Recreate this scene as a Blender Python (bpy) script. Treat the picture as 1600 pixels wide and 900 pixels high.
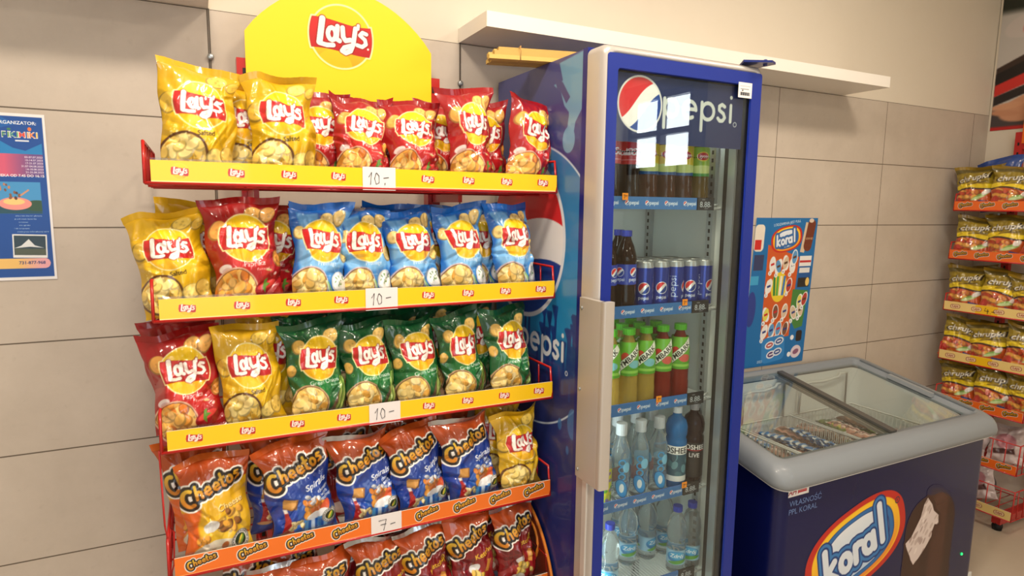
import bpy, math, random
import numpy as np
from mathutils import Vector, Matrix
sc = bpy.context.scene
COL = sc.collection
for o in list(bpy.data.objects): bpy.data.objects.remove(o)
R = math.radians

# ------------------------------------------------------------------ camera
cam_d = bpy.data.cameras.new('camera')
cam = bpy.data.objects.new('camera', cam_d); COL.objects.link(cam)
cam_d.sensor_fit = 'HORIZONTAL'; cam_d.sensor_width = 36.0
cam_d.lens = 979.07 / 1600 * 36.0
cam_d.clip_start = .02; cam_d.clip_end = 60
rt = (0.894127, -0.447633, 0.012691); up = (0.046768, 0.121527, 0.991486); fw = (0.445364, 0.885921, -0.129596)
m = Matrix(((rt[0], up[0], -fw[0], -0.0529), (rt[1], up[1], -fw[1], -2.0033), (rt[2], up[2], -fw[2], 1.6011), (0, 0, 0, 1)))
cam.matrix_world = m
sc.camera = cam

# ------------------------------------------------------------------ world, lights, exposure
sc.view_settings.view_transform = 'Standard'; sc.view_settings.look = 'None'
sc.view_settings.gamma = 1.0; sc.view_settings.use_curve_mapping = False
sc.view_settings.exposure = 0.0
w = bpy.data.worlds.new('sky'); sc.world = w; w.use_nodes = True
w.node_tree.nodes['Background'].inputs[0].default_value = (.80, .90, 1.0, 1)
w.node_tree.nodes['Background'].inputs[1].default_value = 1.0

def area(name, loc, target, size, energy, color, size_y=None, shape=None):
    d = bpy.data.lights.new(name, 'AREA'); d.energy = energy; d.color = color; d.size = size
    if size_y: d.shape = 'RECTANGLE'; d.size_y = size_y
    if shape: d.shape = shape
    o = bpy.data.objects.new(name, d); COL.objects.link(o); o.location = loc
    o.rotation_euler = (Vector(target) - Vector(loc)).to_track_quat('-Z', 'Y').to_euler()
    return o
WARM = (1.0, .86, .70); DAY = (.88, .94, 1.0)
# round ceiling lamps in two rows, the daylight of the shop windows behind and right of the photographer
for lx, ly, e in ((.0, -1.25, 24), (.8, -1.3, 20), (2.1, -1.25, 18), (-.15, -3.1, 16), (1.95, -3.1, 14)):
    area('ceiling_lamp_light', (lx, ly, 2.93), (lx, ly, 0), .36, e, WARM, shape='DISK')
area('shop_window_daylight', (-.9, -4.60, 1.55), (-.9, 0, 1.35), 2.6, 36, DAY, size_y=1.9)
area('side_window_daylight', (3.97, -4.09, 2.3), (0, -4.09, 2.1), .95, 36, DAY, size_y=.75)

# ------------------------------------------------------------------ materials
def lin(c):
    return tuple((x / 255 / 12.92) if x / 255 <= .04045 else ((x / 255 + .055) / 1.055) ** 2.4 for x in c[:3])
MATS = {}
def mat(name, rgb=(200, 200, 200), rough=.5, metal=0, spec=.5, coat=0, trans=0, ior=1.45, emit=None, estr=0, bump=None, mottle=None, attr=False, coatr=.05):
    if name in MATS: return MATS[name]
    m = bpy.data.materials.new(name); m.use_nodes = True; MATS[name] = m
    nt = m.node_tree; b = nt.nodes['Principled BSDF']
    b.inputs['Base Color'].default_value = (*lin(rgb), 1); b.inputs['Roughness'].default_value = rough
    b.inputs['Metallic'].default_value = metal; b.inputs['Specular IOR Level'].default_value = spec
    b.inputs['Coat Weight'].default_value = coat; b.inputs['Coat Roughness'].default_value = coatr
    b.inputs['Transmission Weight'].default_value = trans; b.inputs['IOR'].default_value = ior
    if emit: b.inputs['Emission Color'].default_value = (*lin(emit), 1); b.inputs['Emission Strength'].default_value = estr
    tc = None
    if attr:
        a = nt.nodes.new('ShaderNodeAttribute'); a.attribute_name = 'Col'
        nt.links.new(a.outputs['Color'], b.inputs['Base Color'])
    if bump or mottle: tc = nt.nodes.new('ShaderNodeTexCoord')
    if bump:
        n = nt.nodes.new('ShaderNodeTexNoise'); n.inputs['Scale'].default_value = bump[0]; n.inputs['Detail'].default_value = 4
        bp = nt.nodes.new('ShaderNodeBump'); bp.inputs['Strength'].default_value = bump[1]; bp.inputs['Distance'].default_value = .01
        nt.links.new(tc.outputs['Object'], n.inputs['Vector']); nt.links.new(n.outputs['Fac'], bp.inputs['Height']); nt.links.new(bp.outputs['Normal'], b.inputs['Normal'])
    if mottle:   # (scale, other colour)
        n = nt.nodes.new('ShaderNodeTexNoise'); n.inputs['Scale'].default_value = mottle[0]; n.inputs['Detail'].default_value = 8; n.inputs['Roughness'].default_value = .65
        mx = nt.nodes.new('ShaderNodeMix'); mx.data_type = 'RGBA'
        mx.inputs[6].default_value = (*lin(rgb), 1); mx.inputs[7].default_value = (*lin(mottle[1]), 1)
        rp = nt.nodes.new('ShaderNodeMapRange'); rp.inputs[1].default_value = .3; rp.inputs[2].default_value = .7
        nt.links.new(tc.outputs['Object'], n.inputs['Vector']); nt.links.new(n.outputs['Fac'], rp.inputs[0]); nt.links.new(rp.outputs[0], mx.inputs[0]); nt.links.new(mx.outputs[2], b.inputs['Base Color'])
    return m

def thin_glass(name, tint=(235, 245, 242), refl=1.0, ior=1.5, base=0.0):
    """clear pane: transparent straight through plus a Fresnel mirror"""
    m = bpy.data.materials.new(name); m.use_nodes = True; nt = m.node_tree; nt.nodes.clear()
    out = nt.nodes.new('ShaderNodeOutputMaterial'); mix = nt.nodes.new('ShaderNodeMixShader'); tr = nt.nodes.new('ShaderNodeBsdfTransparent'); gl = nt.nodes.new('ShaderNodeBsdfGlossy'); ge = nt.nodes.new('ShaderNodeNewGeometry')
    tr.inputs['Color'].default_value = (*lin(tint), 1); gl.inputs['Roughness'].default_value = .0
    f0 = ((ior - 1) / (ior + 1)) ** 2
    def nd(op, *v, kind='ShaderNodeMath'):
        q = nt.nodes.new(kind); q.operation = op
        for k, x in enumerate(v):
            if isinstance(x, (int, float)): q.inputs[k].default_value = x
            else: nt.links.new(x, q.inputs[k])
        return q
    dt = nd('DOT_PRODUCT', ge.outputs['Incoming'], ge.outputs['Normal'], kind='ShaderNodeVectorMath')
    a = nd('ABSOLUTE', dt.outputs['Value']); a = nd('SUBTRACT', 1.0, a.outputs[0]); a = nd('POWER', a.outputs[0], 5.0); a = nd('MULTIPLY_ADD', a.outputs[0], 1 - f0, f0); a = nd('MULTIPLY_ADD', a.outputs[0], refl, base); a.use_clamp = True
    nt.links.new(a.outputs[0], mix.inputs[0]); nt.links.new(tr.outputs[0], mix.inputs[1]); nt.links.new(gl.outputs[0], mix.inputs[2]); nt.links.new(mix.outputs[0], out.inputs[0])
    return m

# ------------------------------------------------------------------ mesh building
class MB:
    def __init__(s): s.V = []; s.F = []; s.M = []; s.C = []; s.S = []; s.n = 0
    def add(s, V, F, mi=0, C=None, smooth=False):
        V = np.asarray(V, float).reshape(-1, 3); s.V.append(V)
        F = [tuple(i + s.n for i in f) for f in F]; s.F += F; s.M += [mi] * len(F); s.S += [smooth] * len(F)
        s.C.append(np.ones((len(V), 3)) if C is None else np.asarray(C, float).reshape(-1, 3)); s.n += len(V); return s
    def box(s, x0, x1, y0, y1, z0, z1, mi=0):
        V = [(x, y, z) for x in (x0, x1) for y in (y0, y1) for z in (z0, z1)]
        return s.add(V, [(0, 1, 3, 2), (4, 6, 7, 5), (0, 4, 5, 1), (2, 3, 7, 6), (0, 2, 6, 4), (1, 5, 7, 3)], mi)
    def rbox(s, x0, x1, y0, y1, z0, z1, r, mi=0, n=4):
        """box with its four vertical edges rounded"""
        P = []
        for cx, cy, a0 in ((x1 - r, y1 - r, 0), (x0 + r, y1 - r, 90), (x0 + r, y0 + r, 180), (x1 - r, y0 + r, 270)):
            for k in range(n + 1): a = R(a0 + 90 * k / n); P.append((cx + r * math.cos(a), cy + r * math.sin(a)))
        return s.prism([(p[0], p[1], z0) for p in P], (0, 0, z1 - z0), mi, True)
    def prism(s, base, vec, mi=0, smooth=False):
        n = len(base); b = np.array(base, float); t = b + np.array(vec, float)
        s.add(np.vstack([b, t]), [(i, (i + 1) % n, n + (i + 1) % n, n + i) for i in range(n)], mi, None, smooth)
        s.add(b, [tuple(range(n))[::-1]], mi); s.add(t, [tuple(range(n))], mi); return s
    def lathe(s, prof, seg=20, mi=0, c=(0, 0, 0), smooth=True, caps=True):
        V = []; F = []
        for r, z in prof:
            for k in range(seg): a = 2 * math.pi * k / seg; V.append((c[0] + r * math.cos(a), c[1] + r * math.sin(a), c[2] + z))
        for j in range(len(prof) - 1):
            for k in range(seg): F.append((j * seg + k, j * seg + (k + 1) % seg, (j + 1) * seg + (k + 1) % seg, (j + 1) * seg + k))
        if caps: F.append(tuple(range(seg))[::-1]); F.append(tuple((len(prof) - 1) * seg + k for k in range(seg)))
        return s.add(V, F, mi, None, smooth)
    def tube(s, pts, r, n=6, mi=0, closed=False):
        pts = [Vector(p) for p in pts]; V = []; F = []; N = len(pts)
        for i, p in enumerate(pts):
            a = pts[i - 1] if (i > 0 or closed) else p; b = pts[(i + 1) % N] if (i < N - 1 or closed) else p
            d = (b - a).normalized(); u = d.cross(Vector((0, 0, 1)))
            if u.length < .05: u = d.cross(Vector((0, 1, 0)))
            u.normalize(); v = d.cross(u)
            for k in range(n): t = 2 * math.pi * k / n; V.append(p + (u * math.cos(t) + v * math.sin(t)) * r)
        L = N if closed else N - 1
        for i in range(L):
            j = (i + 1) % N
            for k in range(n): F.append((i * n + k, i * n + (k + 1) % n, j * n + (k + 1) % n, j * n + k))
        if not closed: F.append(tuple(range(n))[::-1]); F.append(tuple((N - 1) * n + k for k in range(n)))
        return s.add([tuple(v) for v in V], F, mi, None, n > 4)
    def grid(s, P, C=None, mi=0, smooth=True, flip=False):
        ny, nx = P.shape[:2]; idx = np.arange(ny * nx).reshape(ny, nx)
        a = np.stack([idx[:-1, :-1], idx[:-1, 1:], idx[1:, 1:], idx[1:, :-1]], -1).reshape(-1, 4)
        if flip: a = a[:, ::-1]
        return s.add(P.reshape(-1, 3), a.tolist(), mi, C, smooth)
    def build(s, name, mats, parent=None, loc=None, rot=None):
        me = bpy.data.meshes.new(name); V = np.vstack(s.V)
        me.from_pydata(V.tolist(), [], s.F)
        if not isinstance(mats, (list, tuple)): mats = [mats]
        for q in mats: me.materials.append(q)
        me.polygons.foreach_set('material_index', s.M); me.polygons.foreach_set('use_smooth', s.S)
        C = np.vstack(s.C)
        if not np.all(C == 1):
            at = me.color_attributes.new('Col', 'FLOAT_COLOR', 'POINT'); C = np.clip(C, 0, 1)
            L = np.where(C <= .04045, C / 12.92, ((C + .055) / 1.055) ** 2.4)
            at.data.foreach_set('color', np.hstack([L, np.ones((len(L), 1))]).astype(np.float32).ravel())
        me.update(); o = bpy.data.objects.new(name, me); COL.objects.link(o)
        if parent: o.parent = parent
        if loc: o.location = loc
        if rot: o.rotation_euler = rot
        return o

def tag(o, label=None, cat=None, group=None, kind=None):
    if label: o['label'] = label
    if cat: o['category'] = cat
    if group: o['group'] = group
    if kind: o['kind'] = kind
    return o
def thing(name, label, cat, loc=(0, 0, 0), rot=(0, 0, 0), group=None):
    o = bpy.data.objects.new(name, None); COL.objects.link(o); o.location = loc; o.rotation_euler = rot; o.empty_display_size = .05
    return tag(o, label, cat, group)
KIDS = {}
def copy_thing(root, loc, rot=None, label=None, group=None):
    if not KIDS:
        pass
    r = root.copy(); COL.objects.link(r); r.location = loc
    if rot is not None: r.rotation_euler = rot
    if label: r['label'] = label
    if group: r['group'] = group
    def rec(src, dst):
        for ch in src.children:
            c = ch.copy(); COL.objects.link(c); c.parent = dst; rec(ch, c)
    rec(root, r); return r
def struct(o): o['kind'] = 'structure'; return o
class Pool:
    """first placement moves the prototype itself, later ones copy it"""
    def __init__(s, make): s.make = make; s.root = None
    def put(s, loc, rot, label, group=None):
        if s.root is None:
            s.root = s.make(); s.root.location = loc; s.root.rotation_euler = rot; s.root['label'] = label
            if group: s.root['group'] = group
            return s.root
        r = copy_thing(s.root, loc, rot, label, group)
        return r
ORD = ['leftmost', 'second from left', 'third from left', 'fourth from left', 'fifth from left', 'sixth from left', 'seventh from left', 'eighth from left']

# ------------------------------------------------------------------ painting printed artwork as vertex colours
GL = {}
def glyph_mask(text, bold=False, shear=0.0):
    k = (text, bold, shear)
    if k in GL: return GL[k]
    cu = bpy.data.curves.new('t', 'FONT'); cu.body = text; cu.size = 1; cu.shear = shear; cu.resolution_u = 3
    if bold: cu.offset = .018
    ob = bpy.data.objects.new('t', cu); COL.objects.link(ob)
    dg = bpy.context.evaluated_depsgraph_get(); me = ob.evaluated_get(dg).to_mesh(); me.calc_loop_triangles()
    V = np.array([v.co[:2] for v in me.vertices]); T = np.array([t.vertices[:] for t in me.loop_triangles])
    ob.evaluated_get(dg).to_mesh_clear(); bpy.data.objects.remove(ob); bpy.data.curves.remove(cu)
    S = 60; mn = V.min(0); mx = V.max(0); wd, ht = ((mx - mn) * S).astype(int) + 5
    M = np.zeros((ht, wd)); P = (V - mn) * S + 2
    for t in T:
        a, b, c = P[t]; x0, y0 = np.floor(np.minimum(np.minimum(a, b), c)).astype(int); x1, y1 = np.ceil(np.maximum(np.maximum(a, b), c)).astype(int) + 1
        X, Y = np.meshgrid(np.arange(x0, x1), np.arange(y0, y1))
        e = lambda p, q: (q[0] - p[0]) * (Y - p[1]) - (q[1] - p[1]) * (X - p[0])
        e0, e1, e2 = e(a, b), e(b, c), e(c, a)
        ins = ((e0 >= -.5) & (e1 >= -.5) & (e2 >= -.5)) | ((e0 <= .5) & (e1 <= .5) & (e2 <= .5))
        sub = M[max(y0, 0):y1, max(x0, 0):x1]; ins = ins[max(0, -y0):, max(0, -x0):][:sub.shape[0], :sub.shape[1]]; sub[ins] = 1
    GL[k] = (M, wd / S, ht / S, S); return GL[k]

def noise2(X, Y, sc_, seed):
    rg = np.random.RandomState(seed); T = rg.rand(64, 64)
    x = X * sc_; y = Y * sc_; xi = np.floor(x).astype(int); yi = np.floor(y).astype(int); fx = x - xi; fy = y - yi
    fx = fx * fx * (3 - 2 * fx); fy = fy * fy * (3 - 2 * fy)
    g = lambda i, j: T[(yi + j) % 64, (xi + i) % 64]
    return (g(0, 0) * (1 - fx) + g(1, 0) * fx) * (1 - fy) + (g(0, 1) * (1 - fx) + g(1, 1) * fx) * fy

class Art:
    def __init__(s, w, h, nx, ny, base):
        s.w, s.h, s.nx, s.ny = w, h, nx, ny
        s.X, s.Y = np.meshgrid(np.linspace(0, w, nx), np.linspace(0, h, ny)); s.px = w / (nx - 1)
        s.c = np.ones((ny, nx, 3)) * np.array(base, float) / 255
    def put(s, d, col, a=1.0, soft=0):
        m = (np.clip(.5 - d / (s.px + soft), 0, 1) * a)[..., None]
        col = np.asarray(col, float) / 255; s.c = s.c * (1 - m) + col * m; return s
    def mixm(s, m, col): m = np.clip(m, 0, 1)[..., None]; s.c = s.c * (1 - m) + np.asarray(col, float) / 255 * m; return s
    def L(s, cx, cy, rot=0, sc_=1.0):
        c, n = math.cos(-rot), math.sin(-rot); x = s.X - cx; y = s.Y - cy
        return (x * c - y * n) / sc_, (x * n + y * c) / sc_
    def circ(s, cx, cy, r): return np.hypot(s.X - cx, s.Y - cy) - r
    def ell(s, cx, cy, a, b, rot=0):
        x, y = s.L(cx, cy, rot); k = np.hypot(x / a, y / b); return (k - 1) * min(a, b)
    def box(s, cx, cy, a, b, rot=0, r=0):
        x, y = s.L(cx, cy, rot); qx = abs(x) - a + r; qy = abs(y) - b + r
        return np.hypot(np.maximum(qx, 0), np.maximum(qy, 0)) + np.minimum(np.maximum(qx, qy), 0) - r
    def poly(s, pts):
        d = np.full(s.X.shape, 1e9); ins = np.zeros(s.X.shape, bool); n = len(pts)
        for i in range(n):
            (x0, y0), (x1, y1) = pts[i], pts[(i + 1) % n]; d = np.minimum(d, segd(s.X, s.Y, x0, y0, x1, y1))
            if y0 != y1:
                c = ((y0 > s.Y) != (y1 > s.Y)) & (s.X < (x1 - x0) * (s.Y - y0) / (y1 - y0) + x0); ins ^= c
        return np.where(ins, -d, d)
    def strokes(s, lines, cx, cy, sc_, rot=0, hw=.1, bend=0):
        """distance to thick pen strokes given in letter units, half width hw"""
        x, y = s.L(cx, cy, rot, sc_)
        if bend: y = y - bend * x * x
        d = np.full(x.shape, 1e9)
        for ln in lines:
            k = hw
            if isinstance(ln[0], (int, float)): k = ln[0]; ln = ln[1]
            for (a, b), (c, e) in zip(ln[:-1], ln[1:]): d = np.minimum(d, segd(x, y, a, b, c, e) - k)
        return d * sc_
    def text(s, t, cx, cy, h, col, rot=0, align='C', bold=False, shear=0.0, a=1.0, grow=1.0):
        M, wd, ht, S = glyph_mask(t, bold, shear); k = h / (M.shape[0] / S) if False else h / .72
        x, y = s.L(cx, cy, rot, k); ox = {'C': wd / 2, 'L': 0, 'R': wd}[align]
        # average a few samples per vertex so that small print stays even
        acc = 0; st = s.px / k * .33
        for dx in (-st, 0, st):
            for dy in (-st, 0, st):
                u = ((x + ox + dx) * S).astype(int); v = ((y + ht / 2 + dy) * S).astype(int); ok = (u >= 0) & (v >= 0) & (u < M.shape[1]) & (v < M.shape[0])
                acc = acc + np.where(ok, M[np.clip(v, 0, M.shape[0] - 1), np.clip(u, 0, M.shape[1] - 1)], 0)
        return s.mixm(acc / 9 * a * grow, col)
def segd(X, Y, x0, y0, x1, y1):
    dx, dy = x1 - x0, y1 - y0; t = np.clip(((X - x0) * dx + (Y - y0) * dy) / (dx * dx + dy * dy + 1e-12), 0, 1)
    return np.hypot(X - x0 - t * dx, Y - y0 - t * dy)
def arc(cx, cy, r, a0, a1, n=10, ry=None):
    ry = ry or r; return [(cx + r * math.cos(R(a0 + (a1 - a0) * k / n)), cy + ry * math.sin(R(a0 + (a1 - a0) * k / n))) for k in range(n + 1)]

# ---- lettering drawn as pen strokes
LAYS = [(.10, [(-.61, .52), (-.72, -.24)]), (.075, [(-.72, -.27), (-.48, -.31), (-.27, -.29)]),
        (.075, arc(-.31, .07, .13, 0, 360, 12, .2)), (.078, [(-.12, .33), (-.16, -.08), (-.06, -.13)]),
        (.078, [(.05, .31), (.06, .02), (.14, -.1), (.3, -.06)]), (.078, [(.48, .33), (.4, -.18), (.3, -.42), (.14, -.5), (.02, -.44), (.1, -.33), (.32, -.25)]),
        (.055, [(.58, .44), (.56, .33)]), (.066, [(.85, .19), (.72, .23), (.63, .13), (.8, .0), (.83, -.14), (.7, -.24), (.53, -.2)])]
CHEE = [(.15, arc(.40, .26, .40, 62, 300, 14, .66)), (.11, [(.98, 1.08), (.94, .02)]), (.11, [(.95, .42), (1.15, .6), (1.32, .46), (1.32, .02)])]
for ox in (1.82, 2.5): CHEE.append((.1, [(ox - .2, .28), (ox + .2, .34), (ox + .16, .54), (ox, .62), (ox - .19, .48), (ox - .2, .18), (ox - .02, .02), (ox + .2, .1)]))
CHEE += [(.11, [(3.02, 1.0), (2.98, .12), (3.15, .02)]), (.09, [(2.84, .66), (3.22, .7)]), (.11, arc(3.58, .32, .2, 0, 360, 12, .27)),
         (.1, [(4.34, .58), (4.14, .62), (4.05, .46), (4.3, .3), (4.32, .1), (4.02, .03)])]
PEPSI = [arc(.28, .35, .27, 0, 360, 16), [(.0, .62), (.0, -.28)], [(.79, .37), (1.33, .37)] , arc(1.06, .35, .27, 0, 300, 14), arc(1.85, .35, .27, 0, 360, 16), [(1.58, .62), (1.58, -.28)],
         [(2.6, .56), (2.48, .62), (2.36, .56), (2.36, .43), (2.55, .33), (2.62, .2), (2.53, .09), (2.4, .08), (2.31, .16)], [(2.88, .62), (2.88, .08)], [(2.88, .88), (2.88, .885)]]
KORAL = [[(-1.28, .52), (-1.36, -.45)], [(-.98, .05), (-1.3, -.18), (-.98, -.5)], arc(-.55, -.22, .2, 0, 360, 14, .24), [(-.1, .05), (-.14, -.45)], [(-.12, -.08), (.02, .06), (.17, .02)],
         arc(.45, -.2, .2, 0, 360, 14, .24), [(.68, .06), (.68, -.44)], [(1.08, .75), (1.04, -.42)]]
WAVE_TOP = lambda x: .46 - .09 * np.sin(2.1 * x + .15)
WAVE_BOT = lambda x: -.48 - .08 * np.sin(1.9 * x - .2)
def lays_logo(A, cx, cy, r, rot=0, cream=(255, 238, 170), simple=False):
    x, y = A.L(cx, cy, rot, r); d = np.hypot(x, y)
    band = np.maximum(np.maximum(y - WAVE_TOP(x), WAVE_BOT(x) - y), np.hypot(x, y * .8) - 1.03)
    ring = np.minimum(d - 1.06, band - .07); A.put(ring * r, cream)
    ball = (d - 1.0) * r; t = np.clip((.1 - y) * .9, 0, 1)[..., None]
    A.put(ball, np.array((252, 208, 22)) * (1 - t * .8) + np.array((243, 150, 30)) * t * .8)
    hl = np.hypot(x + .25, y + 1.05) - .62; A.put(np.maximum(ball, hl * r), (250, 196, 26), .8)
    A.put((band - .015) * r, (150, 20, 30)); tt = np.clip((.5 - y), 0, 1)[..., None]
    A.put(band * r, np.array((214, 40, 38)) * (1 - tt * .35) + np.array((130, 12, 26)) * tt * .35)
    dl = A.strokes(LAYS, cx, cy, r, rot)
    A.put(dl - .03 * r, (120, 12, 24), .7); A.put(dl, (255, 246, 235))
    if not simple: A.put(A.strokes([[(.9, -.3), (.9, -.301)]], cx, cy, r, rot, hw=.035), (255, 240, 225))
def chee_logo(A, cx, cy, width, rot=0, simple=False, out=(250, 246, 238)):
    k = width / 4.75; c, n = math.cos(rot), math.sin(rot); x0 = cx - c * width / 2; y0 = cy - n * width / 2
    d = A.strokes(CHEE, x0, y0, k, rot)
    if not simple: A.put(d - .36 * k, out)
    A.put(d - .22 * k, (25, 18, 14)); x, y = A.L(x0, y0, rot, k); t = np.clip(y * .9, 0, 1)[..., None]
    A.put(d + .0 * k, np.array((206, 128, 22)) * (1 - t) + np.array((240, 204, 62)) * t)
def globe(A, cx, cy, r, ring=(245, 245, 245), rot=.35, rw=.09):
    x, y = A.L(cx, cy, rot, r); d = np.hypot(x, y)
    A.put((d - 1 - rw) * r, ring); A.put((d - 1) * r, (240, 240, 240))
    up = .18 + .26 * np.sin(1.7 * x + .3); lo = -.30 + .26 * np.sin(1.7 * x - .1)
    A.put(np.maximum(d - 1, (up - y)) * r, (214, 40, 44)); A.put(np.maximum(d - 1, (y - lo)) * r, (24, 66, 150))
def pepsi_word(A, cx, cy, width, col, rot=0, hw=.055):
    k = width / 2.95; c, n = math.cos(rot), math.sin(rot); A.put(A.strokes(PEPSI, cx - c * width / 2 + n * .3 * k, cy - n * width / 2 - c * .3 * k, k, rot, hw), col)
def koral_logo(A, cx, cy, s, rot=.0, ring=1.0):
    x, y = A.L(cx, cy, rot, s)
    # slanted superellipse rings
    e = (np.abs(x / 2.02) ** 2.5 + np.abs(y / 1.18) ** 2.5) ** (1 / 2.5)
    A.put((e - 1.06) * s, (196, 40, 28)); A.put((e - .93) * s, (250, 196, 36)); t = np.clip(.3 - y * .6, 0, 1)[..., None]
    A.put((e - .90) * s, np.array((252, 200, 40)) * (1 - t) + np.array((240, 140, 40)) * t)
    A.put((e - .80) * s, (22, 62, 130)); A.put((e - .78) * s, (40, 110, 178)); A.put((e - .70) * s, (20, 60, 125)); t = np.clip(.5 - y * .7, 0, 1)[..., None]
    inner = np.maximum(e - .68, 0) ; A.put((e - .68) * s, np.array((228, 236, 244)) * (1 - t * .5) + np.array((150, 190, 226)) * t * .5)
    d = A.strokes(KORAL, cx, cy, s, rot, .115)
    A.put(d - .2 * s, (18, 52, 118)); A.put(d - .15 * s, (52, 124, 190)); A.put(d - .06 * s, (20, 58, 122)); A.put(d, (222, 232, 242))
def chips(A, clip, cx, cy, r, seed, cols, n=64, size=(.2, .36)):
    A.put(clip, np.array(cols[0]) * .8)
    rg = random.Random(seed)
    for k in range(n):
        a = rg.uniform(0, 6.28); q = r * math.sqrt(rg.random()); px, py = cx + q * math.cos(a), cy + q * math.sin(a) * .95; rr = r * rg.uniform(*size); ro = rg.uniform(0, 3.14)
        d = A.ell(px, py, rr, rr * rg.uniform(.55, .85), ro); c1 = np.array(rg.choice(cols)); 
        A.put(np.maximum(clip, d), c1 * .74); A.put(np.maximum(clip, A.ell(px - .02 * r, py + .06 * r, rr * .9, rr * .6, ro)), c1)
def one_chip(A, cx, cy, r, rot, col=(240, 200, 110), seed=0):
    d = A.ell(cx, cy, r, r * .78, rot); A.put(d, np.array(col) * .66); A.put(A.ell(cx + .06 * r, cy + .08 * r, r * .9, r * .68, rot), col)
    rg = random.Random(seed)
    for k in range(5): A.put(np.maximum(d, A.circ(cx + rg.uniform(-.6, .6) * r, cy + rg.uniform(-.5, .5) * r, r * .14)), np.array(col) * .82, .7)
YEL = [(246, 205, 110), (252, 222, 140), (228, 170, 70), (255, 232, 165)]
ORA = [(240, 160, 60), (250, 190, 90), (214, 120, 35), (255, 205, 120)]
def darts(A, edge, cols): pass

def panel(name, A, mats, parent=None, t=.002, plane='xz', both=False):
    """flat printed sheet: front grid at y=0 facing -y (x 0..w, z 0..h), plain back and rim t behind it"""
    b = MB(); P = np.stack([A.X, np.zeros_like(A.X), A.Y], -1); b.grid(P, A.c, 0, False)
    w_, h_ = A.w, A.h
    b.add([(0, 0, 0), (w_, 0, 0), (w_, 0, h_), (0, 0, h_), (0, t, 0), (w_, t, 0), (w_, t, h_), (0, t, h_)], [(0, 4, 5, 1), (1, 5, 6, 2), (2, 6, 7, 3), (3, 7, 4, 0), (4, 7, 6, 5)], 1)
    return b.build(name, mats, parent)

def decal(name, A, bg, m, parent, loc, lift=0):
    """printed sticker cut round its own outline: cells that only show the background colour are left out"""
    d = np.abs(A.c - np.array(bg) / 255).max(-1) > .012; keep = d[:-1, :-1] | d[1:, :-1] | d[:-1, 1:] | d[1:, 1:]
    idx = np.arange(A.ny * A.nx).reshape(A.ny, A.nx); q = np.stack([idx[:-1, :-1], idx[:-1, 1:], idx[1:, 1:], idx[1:, :-1]], -1)[keep]
    used = np.unique(q); mp = -np.ones(A.ny * A.nx, int); mp[used] = np.arange(len(used)); P = np.stack([A.X, np.zeros_like(A.X) - lift, A.Y], -1).reshape(-1, 3)[used]
    b = MB(); b.add(P, mp[q].tolist(), 0, A.c.reshape(-1, 3)[used]); return b.build(name, m, parent, loc)
# ------------------------------------------------------------------ the room
XW = 3.895                      # right wall
YB = -4.6                       # wall behind the photographer
XL = -2.6; ZC = 2.95; ZT = 2.13 # left wall, ceiling, top of the wall tiles
TW, TH = .75, .30
def tile_mat():
    m = bpy.data.materials.new('wall_tile'); m.use_nodes = True; nt = m.node_tree; b = nt.nodes['Principled BSDF']
    N = nt.nodes.new; lk = nt.links.new
    tc = N('ShaderNodeTexCoord'); sx = N('ShaderNodeSeparateXYZ'); lk(tc.outputs['Object'], sx.inputs[0])
    def math_(op, a, bb=None):
        q = N('ShaderNodeMath'); q.operation = op
        for i, v in enumerate((a, bb)):
            if v is None: continue
            if isinstance(v, (int, float)): q.inputs[i].default_value = v
            else: lk(v, q.inputs[i])
        return q.outputs[0]
    u = math_('DIVIDE', math_('ADD', sx.outputs[0], sx.outputs[1]), TW); v = math_('DIVIDE', math_('SUBTRACT', ZT, sx.outputs[2]), TH)
    def edge(t, wd):
        f = math_('FRACT', math_('ADD', t, 100)); return math_('LESS_THAN', math_('MINIMUM', f, math_('SUBTRACT', 1.0, f)), wd)
    g = math_('MAXIMUM', edge(u, .0022), edge(v, .0062))
    n1 = N('ShaderNodeTexNoise'); n1.inputs['Scale'].default_value = 3.2; n1.inputs['Detail'].default_value = 10; n1.inputs['Roughness'].default_value = .7; lk(tc.outputs['Object'], n1.inputs['Vector'])
    n2 = N('ShaderNodeTexNoise'); n2.inputs['Scale'].default_value = 34; n2.inputs['Detail'].default_value = 6; lk(tc.outputs['Object'], n2.inputs['Vector'])
    r1 = N('ShaderNodeMapRange'); r1.inputs[1].default_value = .32; r1.inputs[2].default_value = .68; lk(n1.outputs['Fac'], r1.inputs[0])
    c1 = N('ShaderNodeMix'); c1.data_type = 'RGBA'; c1.inputs[6].default_value = (*lin((190, 178, 163)), 1); c1.inputs[7].default_value = (*lin((204, 192, 177)), 1); lk(r1.outputs[0], c1.inputs[0])
    r2 = N('ShaderNodeMapRange'); r2.inputs[1].default_value = .62; r2.inputs[2].default_value = .8; r2.inputs[4].default_value = .35; lk(n2.outputs['Fac'], r2.inputs[0])
    c2 = N('ShaderNodeMix'); c2.data_type = 'RGBA'; c2.inputs[7].default_value = (*lin((168, 156, 140)), 1); lk(c1.outputs[2], c2.inputs[6]); lk(r2.outputs[0], c2.inputs[0])
    c3 = N('ShaderNodeMix'); c3.data_type = 'RGBA'; c3.inputs[7].default_value = (*lin((104, 92, 78)), 1); lk(c2.outputs[2], c3.inputs[6]); lk(g, c3.inputs[0]); lk(c3.outputs[2], b.inputs['Base Color'])
    b.inputs['Roughness'].default_value = .48; b.inputs['Specular IOR Level'].default_value = .35
    bp = N('ShaderNodeBump'); bp.invert = True; bp.inputs['Strength'].default_value = .35; bp.inputs['Distance'].default_value = .004; lk(g, bp.inputs['Height']); lk(bp.outputs['Normal'], b.inputs['Normal'])
    return m
M_TILE = tile_mat()
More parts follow.
